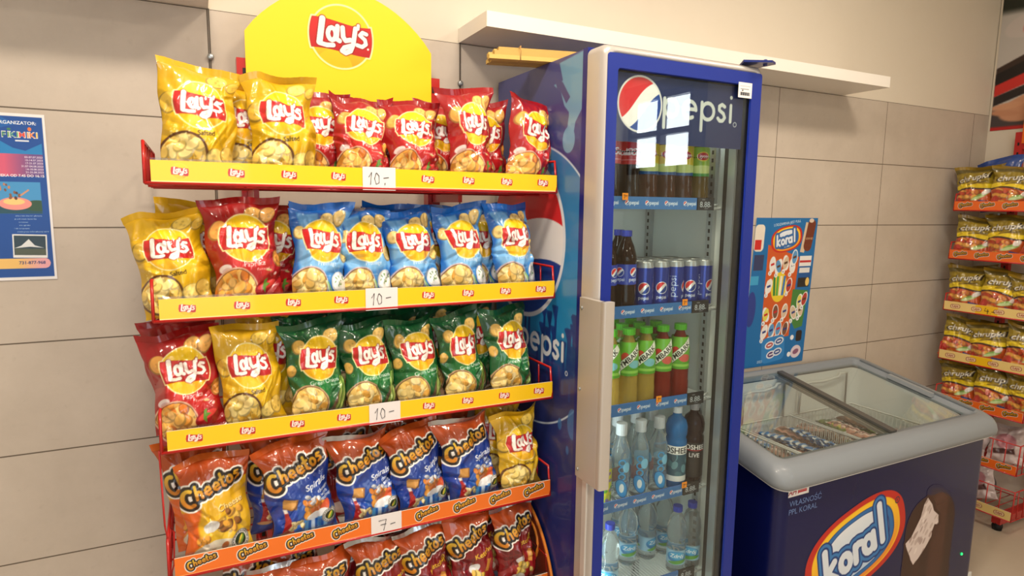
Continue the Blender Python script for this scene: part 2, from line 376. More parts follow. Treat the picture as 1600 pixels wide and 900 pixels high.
M_PAINT = mat('cream_paint', (226, 216, 198), .85, spec=.2, mottle=(2.0, (222, 211, 192)))
M_WHITE = mat('white_laminate', (240, 234, 224), .35)
def floor_mat():
    m = mat('floor_tile', (196, 184, 166), .28, mottle=(2.6, (184, 171, 152)))
    return m
b = MB(); b.box(XL, XW + .1, 0, .1, 0, ZT); b.box(XL, XW + .1, .004, .1, ZT, ZC, 1); struct(b.build('wall_back', [M_TILE, M_PAINT]))
b = MB(); b.box(XL, XW + .1, YB, .1, -.1, 0); struct(b.build('floor', floor_mat()))
b = MB(); b.box(XL - .1, XW + .1, YB - .1, .1, ZC, ZC + .1); struct(b.build('ceiling', mat('ceiling_paint', (236, 232, 224), .9)))
b = MB(); b.box(XL - .1, XL, YB, .1, 0, ZC); struct(b.build('wall_left', M_PAINT))
# right wall with its window opening (the one mirrored in the cooler door)
WY0, WY1, WZ0, WZ1 = -4.56, -3.62, 1.93, 2.68
b = MB(); b.box(XW, XW + .1, WY1, 0, 0, ZC); b.box(XW, XW + .1, YB, WY0, 0, ZC); b.box(XW, XW + .1, WY0, WY1, 0, WZ0); b.box(XW, XW + .1, WY0, WY1, WZ1, ZC)
struct(b.build('wall_right', M_PAINT))
M_FRAME = mat('window_frame_backlit', (52, 46, 48), .4)  # backlit shade of the frames put into their dark base colour
b = MB(); y0, y1, z0, z1 = WY0, WY1, WZ0, WZ1
for a in ((y0, y0 + .06, z0, z1), (y1 - .06, y1, z0, z1), (y0, y1, z0, z0 + .06), (y0, y1, z1 - .06, z1), ((y0 + y1) / 2 - .03, (y0 + y1) / 2 + .03, z0, z1), (y0, y1, (z0 + z1) / 2 - .025, (z0 + z1) / 2 + .025)): b.box(XW - .01, XW + .06, *a)
b.box(XW - .03, XW, y0 - .14, y1 + .03, z1, z1 + .1, 1); b.box(XW - .03, XW, y1, y1 + .14, z0 - .05, z1 + .1, 1)
struct(b.build('window_1', [M_FRAME, mat('window_trim', (120, 112, 116), .5)]))
# front wall with the shop window opening
FX0, FX1, FZ0, FZ1 = -2.2, .4, .6, 2.5
b = MB(); b.box(XL, FX0, YB - .1, YB, 0, ZC); b.box(FX1, XW + .1, YB - .1, YB, 0, ZC); b.box(FX0, FX1, YB - .1, YB, 0, FZ0); b.box(FX0, FX1, YB - .1, YB, FZ1, ZC); struct(b.build('wall_front', M_PAINT))
b = MB()
for x in (FX0, FX0 + .86, FX0 + 1.72, FX1 - .05): b.box(x, x + .05, YB + .02, YB + .06, FZ0, FZ1)
b.box(FX0, FX1, YB + .02, YB + .06, FZ0, FZ0 + .05); b.box(FX0, FX1, YB + .02, YB + .06, FZ1 - .05, FZ1); struct(b.build('window_2', M_FRAME))

# ------------------------------------------------------------------ printed bags
BW, BH = 1.0, 1.56              # artwork units: bag width 1
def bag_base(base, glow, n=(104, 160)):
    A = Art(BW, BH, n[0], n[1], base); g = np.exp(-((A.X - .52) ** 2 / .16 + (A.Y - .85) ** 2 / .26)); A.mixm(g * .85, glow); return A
def art_salted():
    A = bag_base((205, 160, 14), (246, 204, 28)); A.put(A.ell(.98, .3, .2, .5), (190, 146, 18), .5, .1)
    one_chip(A, .1, 1.05, .15, 1.2, (220, 180, 60)); one_chip(A, .72, 1.42, .14, .3, (238, 204, 90), 1); one_chip(A, .93, 1.38, .1, 1.2, (225, 186, 70), 2)
    bowl = A.circ(.28, .34, .28); A.put(bowl - .035, (96, 56, 20)); chips(A, bowl, .28, .32, .28, 3, [(238, 200, 96), (250, 220, 120), (216, 166, 50), (255, 232, 150)])
    one_chip(A, .70, .32, .15, .5, (244, 216, 120), 3); one_chip(A, .88, .36, .14, 1.4, (226, 190, 90), 4)
    rg = random.Random(5)
    for k in range(26): A.put(A.circ(.1 + .25 * rg.random(), .55 + .2 * rg.random(), .006 + .01 * rg.random()), (255, 240, 180), .6)
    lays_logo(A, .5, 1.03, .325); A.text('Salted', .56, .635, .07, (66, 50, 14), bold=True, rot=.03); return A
def art_paprika():
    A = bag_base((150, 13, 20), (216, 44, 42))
    one_chip(A, .16, 1.2, .15, 1.1, (240, 170, 80)); one_chip(A, .68, 1.4, .13, .3, (246, 190, 100), 1); one_chip(A, .86, 1.38, .13, 1.3, (240, 180, 96), 2); one_chip(A, .97, .72, .13, 1.4, (236, 160, 70), 3)
    A.put(A.ell(.14, .64, .09, .06, .3), (236, 220, 214)); A.put(A.ell(.15, .62, .06, .03, .3), (214, 180, 176))
    bowl = A.circ(.28, .32, .29); A.put(bowl - .035, (214, 170, 140)); A.put(bowl - .01, (80, 30, 16)); chips(A, bowl, .28, .30, .29, 4, ORA)
    A.put(A.ell(.76, .30, .22, .13, .2), (146, 10, 20)); A.put(A.ell(.74, .35, .16, .05, .3), (214, 60, 56)); A.put(A.poly([(.66, .3), (.7, .42), (.76, .45), (.74, .38), (.8, .36), (.72, .32), (.70, .23)]), (96, 140, 50))
    A.put(A.ell(.78, .56, .05, .018, -.2), (200, 180, 120)); A.put(A.ell(.88, .5, .03, .02, .6), (240, 200, 190))
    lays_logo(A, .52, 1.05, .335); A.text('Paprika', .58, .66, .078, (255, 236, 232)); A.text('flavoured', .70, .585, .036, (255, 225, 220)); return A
def art_fromage():
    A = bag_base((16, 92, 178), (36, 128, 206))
    L = (128, 188, 236)
    for p in ([(.1, 1.5), (.45, 1.5), (.42, 1.2), (.2, 1.1)], [(.05, .5), (.2, .8), (.35, .6)], [(.78, 1.5), (1., 1.5), (1., 1.15), (.86, 1.2)], [(.8, .9), (1, 1.0), (1, .5), (.86, .5)], [(.45, .2), (.6, .5), (.7, .45), (.5, .05)]): A.put(A.poly(p), L, .75, .03)
    A.put(A.circ(.5, .86, .47), L, .95, .05); A.put(A.ell(.5, .62, .4, .2), L, .6, .1)
    A.put(A.poly([(.3, .5), (.9, .62), (1, .3), (.4, .25)]), (20, 104, 190), .6, .05)
    one_chip(A, .12, 1.17, .12, 1.0, (238, 208, 130)); one_chip(A, .6, 1.38, .14, .2, (244, 216, 140), 1); one_chip(A, .82, 1.4, .13, 1.2, (236, 206, 130), 2); one_chip(A, .93, .83, .14, 1.3, (240, 206, 120), 3)
    bowl = A.circ(.26, .32, .28); A.put(bowl - .035, (196, 180, 186)); A.put(bowl - .012, (88, 44, 26)); chips(A, bowl, .26, .30, .28, 6, YEL)
    A.put(A.ell(.82, .37, .18, .18), (206, 210, 214)); A.put(A.ell(.82, .38, .155, .15), (240, 242, 240)); rg = random.Random(2)
    for k in range(16): A.put(A.ell(.82 + rg.uniform(-.1, .1), .39 + rg.uniform(-.09, .09), .018, .009, rg.random() * 3), (80, 130, 60))
    A.put(A.box(.58, .3, .015, .12, .4), (214, 232, 190)); A.put(A.box(.62, .28, .012, .12, .5), (150, 196, 120))
    lays_logo(A, .5, 1.04, .335); A.text('Fromage', .56, .665, .074, (214, 230, 246)); A.text('flavoured', .56, .485, .028, (214, 230, 246)); return A
def art_onion():
    A = bag_base((8, 66, 34), (40, 148, 66)); rg = random.Random(8)
    for k in range(40): A.put(abs(A.circ(rg.random(), rg.uniform(.5, 1.55), rg.uniform(.008, .022))) - .004, (120, 190, 110), .7)
    one_chip(A, .2, 1.28, .13, 1.0, (228, 186, 90)); one_chip(A, .78, 1.36, .14, .3, (236, 196, 104), 1); one_chip(A, .06, .9, .1, 1.5, (220, 176, 84), 2)
    A.put(A.poly([(.45, 0), (1, .72), (1, 0)]), (94, 70, 52), 1, .02)
    for k in range(6): A.put(A.strokes([[(.62 + .03 * k, .05), (.78 + .03 * k, .3), (.9 + .02 * k, .7)]], 0, 0, 1, 0, .011), [(120, 160, 60), (176, 200, 110), (70, 124, 40)][k % 3])
    for k in range(3): A.put(A.ell(.56 + .06 * k, .07, .045, .02, .6), (236, 236, 214))
    bowl = A.circ(.28, .34, .28); A.put(bowl - .035, (186, 150, 110)); A.put(bowl - .012, (70, 40, 20)); chips(A, bowl, .28, .32, .28, 9, YEL)
    lays_logo(A, .55, 1.05, .335); A.text('Green Onion', .58, .675, .072, (240, 250, 240)); A.text('flavoured', .78, .60, .034, (225, 240, 225)); return A
def puffs(A, cx, cy, r, n, seed, cols):
    rg = random.Random(seed)
    for k in range(n):
        px, py = cx + rg.uniform(-r, r), cy + rg.uniform(-r, r) * .7; q = rg.uniform(.25, .42) * r; ro = rg.random() * 3; c = np.array(rg.choice(cols))
        A.put(A.ell(px, py, q, q * .7, ro), c * .7); A.put(A.ell(px - .02, py + .02, q * .85, q * .55, ro), c)
def corn_badge(A, cx, cy, r):
    A.put(A.circ(cx, cy, r), (240, 238, 230)); A.put(A.circ(cx, cy, r * .96), (38, 46, 34)); A.put(A.circ(cx, cy, r * .9), (244, 242, 236))
    for k in range(18): a = k * .35; A.put(A.box(cx + r * .77 * math.cos(a), cy + r * .77 * math.sin(a), r * .05, r * .09, a), (60, 60, 56))
    A.put(A.circ(cx, cy, r * .6), (36, 54, 26)); A.put(A.ell(cx, cy, r * .17, r * .5, -.5), (226, 200, 70)); A.put(A.ell(cx + r * .17, cy - r * .05, r * .12, r * .5, -.5), (120, 160, 60))
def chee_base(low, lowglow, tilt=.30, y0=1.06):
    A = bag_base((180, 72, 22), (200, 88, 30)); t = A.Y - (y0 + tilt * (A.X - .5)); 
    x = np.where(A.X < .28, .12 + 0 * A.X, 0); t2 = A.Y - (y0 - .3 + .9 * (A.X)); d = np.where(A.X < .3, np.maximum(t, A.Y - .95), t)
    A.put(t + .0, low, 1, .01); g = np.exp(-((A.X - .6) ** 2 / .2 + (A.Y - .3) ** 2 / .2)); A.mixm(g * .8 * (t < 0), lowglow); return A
def art_spirals():
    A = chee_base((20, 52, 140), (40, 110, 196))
    for k in range(9): A.put(A.box(.1 + .11 * (k % 3), .62 - .1 * (k // 3), .05, .045, .3), (34, 66, 170), .6)
    chee_logo(A, .52, 1.12, .93, .27); A.text('Spirals', .74, .88, .105, (236, 240, 248), rot=.2, bold=True, shear=.15)
    for k, t in enumerate(('cheese', 'with', 'ketchup')): A.text(t, .86, .78 - .078 * k, .06, (230, 236, 246), rot=.15, bold=True)
    A.put(A.box(.3, .68, .1, .085, -.3), (150, 100, 44)); A.put(A.box(.29, .69, .085, .07, -.3), (204, 150, 78))
    A.put(A.ell(.66, .48, .2, .075, .25), (180, 90, 30)); puffs(A, .64, .5, .19, 12, 3, [(232, 158, 60), (214, 130, 44)]); A.put(A.ell(.82, .5, .11, .06, .8), (206, 84, 44)); A.put(A.ell(.68, .39, .17, .07, .2), (236, 238, 240))
    A.put(A.poly([(.1, .2), (.3, .2), (.25, .42), (.225, .58), (.175, .58), (.16, .42)]), (170, 30, 34)); A.put(A.box(.2, .59, .025, .03), (236, 230, 220)); A.put(A.ell(.2, .19, .14, .03), (200, 150, 100)); puffs(A, .36, .3, .11, 14, 5, [(240, 216, 150), (250, 234, 180)])
    for k in range(4): A.put(A.box(.5 + .1 * k, .24, .03, .1, -.1), [(90, 170, 226), (220, 230, 240), (60, 140, 210), (150, 200, 236)][k], .8)
    puffs(A, .66, .64, .1, 9, 12, [(232, 234, 238), (214, 218, 226)]); corn_badge(A, .87, .3, .13); return A
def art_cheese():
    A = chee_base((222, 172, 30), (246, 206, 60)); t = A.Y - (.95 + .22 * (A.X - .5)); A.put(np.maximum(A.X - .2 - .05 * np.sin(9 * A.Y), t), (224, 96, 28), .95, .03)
    chee_logo(A, .5, 1.12, .93, .27); A.text('Cheese', .70, .86, .1, (120, 66, 20), rot=.18, bold=True, grow=1.3); A.text('Cheese', .692, .868, .1, (250, 226, 150), rot=.18, bold=True); A.text('flavoured', .72, .76, .04, (130, 80, 30), rot=.18)
    puffs(A, .68, .6, .22, 16, 7, [(232, 170, 60), (150, 96, 40), (246, 200, 90)]); A.put(A.ell(.36, .58, .13, .09, .4), (226, 226, 222)); puffs(A, .3, .3, .17, 12, 8, [(244, 170, 60), (230, 140, 50)]); A.put(A.ell(.45, .18, .35, .16), (232, 226, 214), .9)
    for k, (x, y) in enumerate(((.36, .16), (.55, .22), (.5, .06), (.64, .12))): A.put(A.ell(x, y, .07, .045, k), (196, 112, 60))
    corn_badge(A, .8, .22, .16); return A
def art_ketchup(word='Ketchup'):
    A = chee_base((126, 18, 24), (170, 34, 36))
    for k in range(12): A.put(A.box(.12 + .1 * (k % 4), .8 - .12 * (k // 4), .042, .05, .2), (100, 12, 22), .8)
    chee_logo(A, .5, 1.12, .93, .28); A.text(word, .72, .86, .105, (70, 20, 12), rot=.22, bold=True, grow=1.3); A.text(word, .713, .867, .103, (250, 200, 60), rot=.22, bold=True)
    A.put(A.ell(.45, .62, .12, .08, .2), (226, 226, 226)); A.put(A.box(.75, .6, .05, .12, -.3), (214, 150, 60)); puffs(A, .6, .4, .2, 14, 4, [(236, 196, 80), (244, 214, 120)]); A.put(A.ell(.35, .2, .22, .12), (236, 230, 220), .9); return A
def art_peanut(): return art_ketchup('Orzech')
def art_chrupki():
    A = Art(1, 1.4, 52, 74, (150, 128, 30)); A.put(A.Y - .86 - .06 * np.sin(5 * A.X), (196, 84, 36)); g = (A.Y > .62) & (A.Y < .9)
    A.put(abs(A.Y - .80 - .05 * np.sin(5.5 * A.X)) - .075, (236, 208, 40)); A.put(abs(A.Y - .70 - .05 * np.sin(5.5 * A.X)) - .03, (60, 40, 30))
    A.put(1.28 - A.Y, (96, 84, 34)); puffs(A, .4, .38, .34, 18, 3, [(206, 130, 60), (224, 160, 70), (186, 70, 40)]); A.put(A.ell(.66, .42, .2, .07, .4), (130, 170, 80)); A.put(A.ell(.6, .36, .18, .05, .3), (190, 214, 150)); A.put(A.ell(.8, .55, .12, .07, .9), (226, 220, 212))
    A.put(A.box(.75, .2, .14, .055, -.25), (70, 80, 150)); A.put(A.ell(.45, .13, .3, .1), (222, 176, 70)); A.put(A.ell(.1, .25, .1, .2), (180, 50, 36))
    A.text('chrupki', .5, 1.06, .21, (40, 30, 20), rot=.1, bold=True, grow=2, shear=.2); A.text('chrupki', .485, 1.07, .19, (232, 228, 214), rot=.1, bold=True, shear=.2); A.put(A.box(.55, .9, .26, .02, .1), (60, 46, 20), .6); return A

M_FOIL = mat('printed_foil', attr=True, rough=.38, spec=.45, coat=.9, coatr=.06)
M_BACKS = {}
def foil_plain(rgb): return mat('foil_%d_%d_%d' % rgb, rgb, .3, coat=.5)
M_SILVER = mat('silver_foil', (190, 196, 204), .28, metal=.85)
def make_bag(A, rgb, seed, W=.165, H=.25, T=.078, crush=1.6, fan=.0, silver=False, topdrop=0.0, name='crisp_bag', cat='crisp bag'):
    rg = random.Random(seed); nx, ny = A.nx, A.ny
    U, V = np.meshgrid(np.linspace(-1, 1, nx), np.linspace(0, 1, ny))
    p1, p2 = rg.uniform(0, 6), rg.uniform(0, 6)
    g = (1 - np.abs(2 * V - 1) ** 3.0) ** .75; g = g * (1.12 - .3 * V)
    half = W / 2 * (1 - .11 * g + .05 * fan * np.maximum(V - .75, 0) * 4 + .02 * np.sin(9 * V + p1) * g)
    cr = np.zeros_like(U); X0, Z0 = U * W / 2, V * H
    def crease(x0, z0, x1, z1, amp, wd):
        d = segd(X0, Z0, x0, z0, x1, z1); L = math.hypot(x1 - x0, z1 - z0); t = np.clip(((X0 - x0) * (x1 - x0) + (Z0 - z0) * (z1 - z0)) / (L * L), 0, 1)
        return amp * np.clip(1 - d / (wd * 1.9), 0, 1) * (1 - t) ** .6
    for k in range(9):                      # folds running in from the two side edges
        s = rg.choice((-1, 1)); z = rg.uniform(.06, .94) * H
        cr += crease(s * W / 2, z, s * W * rg.uniform(.0, .3), z + rg.uniform(-.07, .07), -rg.uniform(.004, .009) * crush, rg.uniform(.004, .009))
    for k in range(9):                      # short pleats under the top seal and over the bottom one
        x = rg.uniform(-.48, .48) * W; top = rg.random() < .65; z = H * (.97 if top else .03)
        cr += crease(x, z, x + rg.uniform(-.02, .02), z + (-1 if top else 1) * rg.uniform(.03, .085), rg.choice((-1, 1)) * rg.uniform(.003, .007) * crush, rg.uniform(.004, .008))
    for k in range(5):                      # long sharp ridges across the belly
        x = rg.uniform(-.4, .4) * W; z = rg.uniform(.15, .9) * H; a = rg.uniform(-1.3, 1.3) + 1.57
        cr += crease(x, z, x + .1 * math.cos(a), z + .1 * math.sin(a), rg.choice((-1, 1)) * rg.uniform(.0022, .0045) * crush, rg.uniform(.003, .006))
    env = np.clip(g, 0, 1) * (1 - np.abs(U) ** 8 * .4)
    low = (noise2(U + 2, V * 1.5 + 2, 2.2, seed) - .5) * .022 + (noise2(U + 2, V * 1.5 + 2, 5.0, seed + 1) - .5) * .010
    def facet(q, amp, sd):                   # crumpled film: random heights joined by flat triangles
        th = random.Random(sd).uniform(.3, 1.2); c_, s_ = math.cos(th), math.sin(th); a = (X0 * c_ - Z0 * s_) / q + 20; b_ = (X0 * s_ + Z0 * c_) / q * .8 + 20
        T_ = np.random.RandomState(sd).rand(64, 64); i, j = np.floor(a).astype(int), np.floor(b_).astype(int); fx, fy = a - i, b_ - j; h = lambda di, dj: T_[(j + dj) % 64, (i + di) % 64]
        up_ = fx + fy > 1; lo_ = h(0, 0) + fx * (h(1, 0) - h(0, 0)) + fy * (h(0, 1) - h(0, 0)); hi_ = h(1, 1) + (1 - fx) * (h(0, 1) - h(1, 1)) + (1 - fy) * (h(1, 0) - h(1, 1))
        return (np.where(up_, hi_, lo_) - .5) * amp
    low = low + (facet(.034, .0085, seed + 5) + facet(.019, .0035, seed + 9)) * crush
    bulge = T / 2 * g * (1 - np.abs(U) ** 2.4) ** .8
    wob = .006 * np.sin(5 * U + p2) * (1 - np.clip((1 - V) / .12, 0, 1)) + .004 * np.sin(7 * U + p1) * (1 - np.clip(V / .1, 0, 1))
    lean = topdrop * np.clip((V - .72) / .28, 0, 1) ** 2
    yf = -(bulge + env * (low + cr * 1.0)) + wob + lean
    Z = V * H - .35 * lean - .012 * g * (V - .5) * 0 + .006 * np.sin(3 * U + p1) * np.clip((V - .8) / .2, 0, 1)
    X = U * half + .004 * np.sin(12 * V + p2) * np.abs(U)
    for sd_ in (-1, 1):                      # the two top corners stand out like ears
        k_ = np.clip((U * sd_ - .55) / .45, 0, 1) * np.clip((V - .82) / .18, 0, 1); X = X + sd_ * k_ * rg.uniform(.0, .012); Z = Z + k_ * rg.uniform(-.010, .014); yf = yf + k_ * rg.uniform(-.022, .02)
    b = MB(); b.grid(np.stack([X, yf, Z], -1), A.c, 0, True)
    s = (slice(None, None, 4), slice(None, None, 4)); yb = np.maximum((bulge * .9 + env * low) + wob + lean, yf + .0006)
    xi = sorted(set(list(range(0, nx, 4)) + [nx - 1])); yi = sorted(set(list(range(0, ny, 4)) + [ny - 1])); ix = np.ix_(yi, xi)
    b.grid(np.stack([X[ix], yb[ix], Z[ix]], -1), None, 1, True, True)
    root = thing(name, None, cat)
    b.build('pouch', [M_FOIL, foil_plain(rgb)], root)
    # crimped top seal, fanned a little and curling
    n2 = 40; U2, K = np.meshgrid(np.linspace(-1, 1, n2), np.linspace(0, 1, 5)); hs = .016
    top_x = np.interp(U2[0], U[-1], X[-1]); top_y = np.interp(U2[0], U[-1], yf[-1]); top_z = np.interp(U2[0], U[-1], Z[-1])
    cu = rg.uniform(-1, 1); cv = .5 * np.sin(3 * U2 + p1) + cu
    x2 = top_x[None] * (1 + .03 * K); y2 = top_y[None] + hs * K * .75 * cv + .0006 * np.sin(U2 * 160); z2 = top_z[None] + hs * K * np.sqrt(np.clip(1 - (.7 * cv * .75) ** 2, .1, 1))
    b = MB(); P2 = np.stack([x2, y2, z2], -1); b.grid(P2, None, 0, True); b.grid(P2 + np.array([0, .0008, 0]), None, 1, True, True)
    b.build('top_seal', [M_SILVER if silver else foil_plain(rgb), foil_plain(rgb)], root)
    return root
KINDS = {   # artwork, film colour, category words, label words, proto size
    'salted': (art_salted, (206, 162, 26), 'yellow salted crisp bag'), 'paprika': (art_paprika, (146, 12, 18), 'red paprika crisp bag'),
    'fromage': (art_fromage, (24, 96, 180), 'blue crisp bag'), 'onion': (art_onion, (14, 78, 40), 'green onion crisp bag'),
    'spirals': (art_spirals, (190, 82, 26), 'orange-blue puffs bag'), 'cheese': (art_cheese, (196, 92, 26), 'orange-yellow cheese puffs bag'),
    'ketchup': (art_ketchup, (186, 76, 26), 'orange-red ketchup puffs bag'), 'peanut': (art_peanut, (190, 80, 26), 'orange-brown puffs bag')}
ARTS = {}
PROTO = {}
def bag(kind, var, loc, rot, label, group, **kw):
    if kind not in ARTS: ARTS[kind] = KINDS[kind][0]()
    k = (kind, var)
    if k not in PROTO:
        PROTO[k] = r = make_bag(ARTS[kind], KINDS[kind][1], sum(map(ord, kind)) + var * 17, silver=(kind in ('ketchup', 'peanut', 'spirals') and var == 1), **kw)
        r.location = loc; r.rotation_euler = rot; tag(r, label, None, group); return r
    return copy_thing(PROTO[k], loc, rot, label, group)

# ------------------------------------------------------------------ the red wire crisp rack on the left
M_RED = mat('red_powder_coat', (186, 30, 26), .32, coat=.3)
M_STRIP = mat('printed_strip', attr=True, rough=.3, coat=.25)
M_PAPER = mat('white_paper', (232, 226, 224), .7)
M_CLEAR = thin_glass('clear_plastic', (240, 240, 238), 1.0, 1.4)
RX0, RX1, RYF = -.147, .865, -.45
SHELVES = [1.640, 1.340, 1.040, .735, .435]
rack = thing('snack_rack', 'tall red wire crisp rack with yellow topper, left of the drinks cooler', 'snack rack', (0, 0, 0))
for px, n in ((.085, 0), (.632, 1)):
    b = MB(); b.box(px - .02, px + .02, -.075, -.035, .03, 1.995)
    for k in range(38): b.box(px - .005, px + .005, -.077, -.074, .1 + k * .05, .118 + k * .05, 1)
    b.box(px - .02, px + .02, -.43, -.035, .0, .04); b.build('post', [M_RED, mat('slot_black', (20, 16, 16), .6)], rack)
for z in (.06, 1.915): b = MB(); b.box(.085, .632, -.068, -.045, z, z + .022); b.build('crossbar', M_RED, rack)
def strip_art(kind):
    if kind == 'lays':
        A = Art(1.0, .047, 800, 38, (250, 202, 26)); A.put(A.Y - .0035, (255, 236, 170))
        for k in range(9): lays_logo(A, .055 + k * .1125, .0245, .0165, simple=True, cream=(252, 214, 70))
    else:
        A = Art(1.0, .047, 800, 38, (238, 116, 32)); A.put(A.Y - .003, (250, 180, 110))
        for k in range(9): chee_logo(A, .06 + k * .111, .024, .066, .22)
    return A
STRIPS = {}
def price_tag(parent, x, z, digits, w=.082, hh=.056, y=None):
    y = y if y is not None else RYF - .0022; b = MB(); b.box(x, x + w, y - .0006, y, z, z + hh)
    q = 0
    for ln in digits:
        pts = [(x + w * (.18 + .62 * a), y - .0012, z + hh * (.2 + .6 * c)) for a, c in ln]; b.tube(pts, .0009, 4, 1)
    return b.build('price_tag', [M_PAPER, mat('black_ink', (24, 22, 26), .6)], parent)
TEN = [[(.0, .6), (.14, .95), (.08, .05)], [(.36, .9), (.28, .5), (.36, .1), (.5, .2), (.5, .7), (.38, .92)], [(.72, .55), (.98, .6)]]
TENB = TEN + [[(.8, .2), (.78, .05)]]
SEVEN = [[(.1, .85), (.5, .9), (.36, .0)], [(.2, .5), (.5, .52)], [(.72, .42), (.98, .46)]]
for i, z in enumerate(SHELVES):
    b = MB(); r = .0028
    b.tube([(RX0, RYF, z), (RX1, RYF, z)], .0038, 8); b.tube([(RX0, -.05, z), (RX1, -.05, z)], .0035, 6)
    for k in range(21): x = RX0 + (RX1 - RX0) * k / 20; b.tube([(x, RYF, z), (x, -.05, z)], r, 5)
    for y in (-.35, -.25, -.15): b.tube([(RX0, y, z - .004), (RX1, y, z - .004)], r, 5)
    for x in (.085, .632): b.box(x - .006, x + .006, -.3, -.04, z - .03, z - .004); b.box(x - .006, x + .006, -.08, -.04, z - .05, z + .01)
    sh = b.build('wire_shelf', M_RED, rack)
    for s, x in ((-1, RX0), (1, RX1)):
        b = MB(); zt = z + (.088 if i < 4 else .1)
        b.tube([(x, RYF, z), (x, RYF + .012, zt), (x, -.055, zt), (x, -.055, z)], .0036, 7)
        for y in (-.37, -.30, -.23, -.16): b.tube([(x, y, z), (x, y + .004, zt)], .0026, 5)
        b.build('side_guard', M_RED, sh)
    kind = 'lays' if i < 3 else 'chee'
    if kind not in STRIPS: STRIPS[kind] = strip_art(kind)
    o = panel('price_strip', STRIPS[kind], [M_STRIP, mat('strip_edge', (240, 232, 214), .4)], sh, .003); o.location = (RX0 + .012, RYF - .001, z + .002)
    b = MB(); b.box(RX0 + .012, RX1 - .003, RYF + .003, RYF + .0045, z + .002, z + .054); b.build('clear_lip', M_CLEAR, sh)
    if i < 4: price_tag(sh, .315 + (.0, .002, .006, .006)[i], z - .004, (TENB, TEN, TEN, SEVEN)[i])
# yellow topper board with the big logo
bx0, bx1 = .088, .622; prof = [(bx0, 1.90), (bx1, 1.90), (bx1, 2.066)]
for k in range(1, 24): t = k / 24; prof.append((bx1 + (bx0 - bx1) * t, 2.066 + .148 * (1 - abs(2 * t - 1) ** 2.1) ** .9))
prof.append((bx0, 2.066))
b = MB(); b.prism([(x, -.082, z) for x, z in prof], (0, .005, 0), 0); tb = b.build('topper_board', mat('topper_yellow', (255, 212, 6), .45), rack)
A = Art(.21, .21, 180, 180, (255, 212, 6)); lays_logo(A, .105, .105, .086)
decal('topper_logo', A, (255, 212, 6), M_STRIP, tb, (.348 - .105, -.0826, 2.081 - .105))
# thin red hook rod on the left side
b = MB(); hk = [(RX0 - .006, RYF + .02, 1.04), (RX0 - .004, RYF + .02, .86), (RX0 + .002, RYF + .02, .80), (RX0 + .008, RYF + .02, .85), (RX0 + .014, RYF + .02, .84), (RX0 + .01, RYF + .02, .76), (RX0 + .004, RYF + .02, .74), (RX0 + .004, RYF + .02, .45)]
b.tube(hk, .0022, 6); b.build('hook_rod', M_RED, rack)
# brown and orange curled side shield at the foot of the rack
A = Art(.26, .5, 120, 220, (92, 30, 14)); 
for k in range(3): A.put(abs(A.ell(.13 + .01 * k, .21, .10 - .022 * k, .2 - .04 * k)) - .006, [(214, 120, 40), (226, 150, 50), (190, 70, 24)][k])
for y in (.1, .2, .3): A.put(A.box(.14, y, .09, .004, .5), (196, 60, 30))
A.put(abs(A.circ(.2, .3, .03)) - .008, (236, 170, 60))
b = MB(); YZ = []
sx = .862
P = np.stack([np.full_like(A.X, sx), -.46 + A.X * .0, A.Y], -1)
def shield():
    b = MB(); n = 40; pr = []
    for k in range(n + 1):
        t = k / n; pr.append((-.10 - .40 * t, .30 + .36 * math.sqrt(max(0, 1 - (t - .35) ** 2 / .4225)) - (.06 if .0 < t < .0 else 0)))
    base = [(sx, y, z) for y, z in pr] + [(sx, -.50, .06), (sx, -.10, .06)]
    b.prism(base, (.006, 0, 0), 0)
    for k in range(3):
        q = [(sx - .001, -.16 - .09 * k + .05 * math.cos(a / 9), .44 + .05 * k + .06 * math.sin(a / 9)) for a in range(0, 50, 3)]; b.tube(q, .005, 5, 1 + k % 2)
    b.tube([(sx + .007, y, z) for y, z in pr], .005, 6, 1)
    return b.build('side_shield', [mat('shield_brown', (110, 36, 16), .4), mat('shield_orange', (224, 130, 40), .4), mat('shield_red', (180, 40, 26), .4)], rack)
shield()

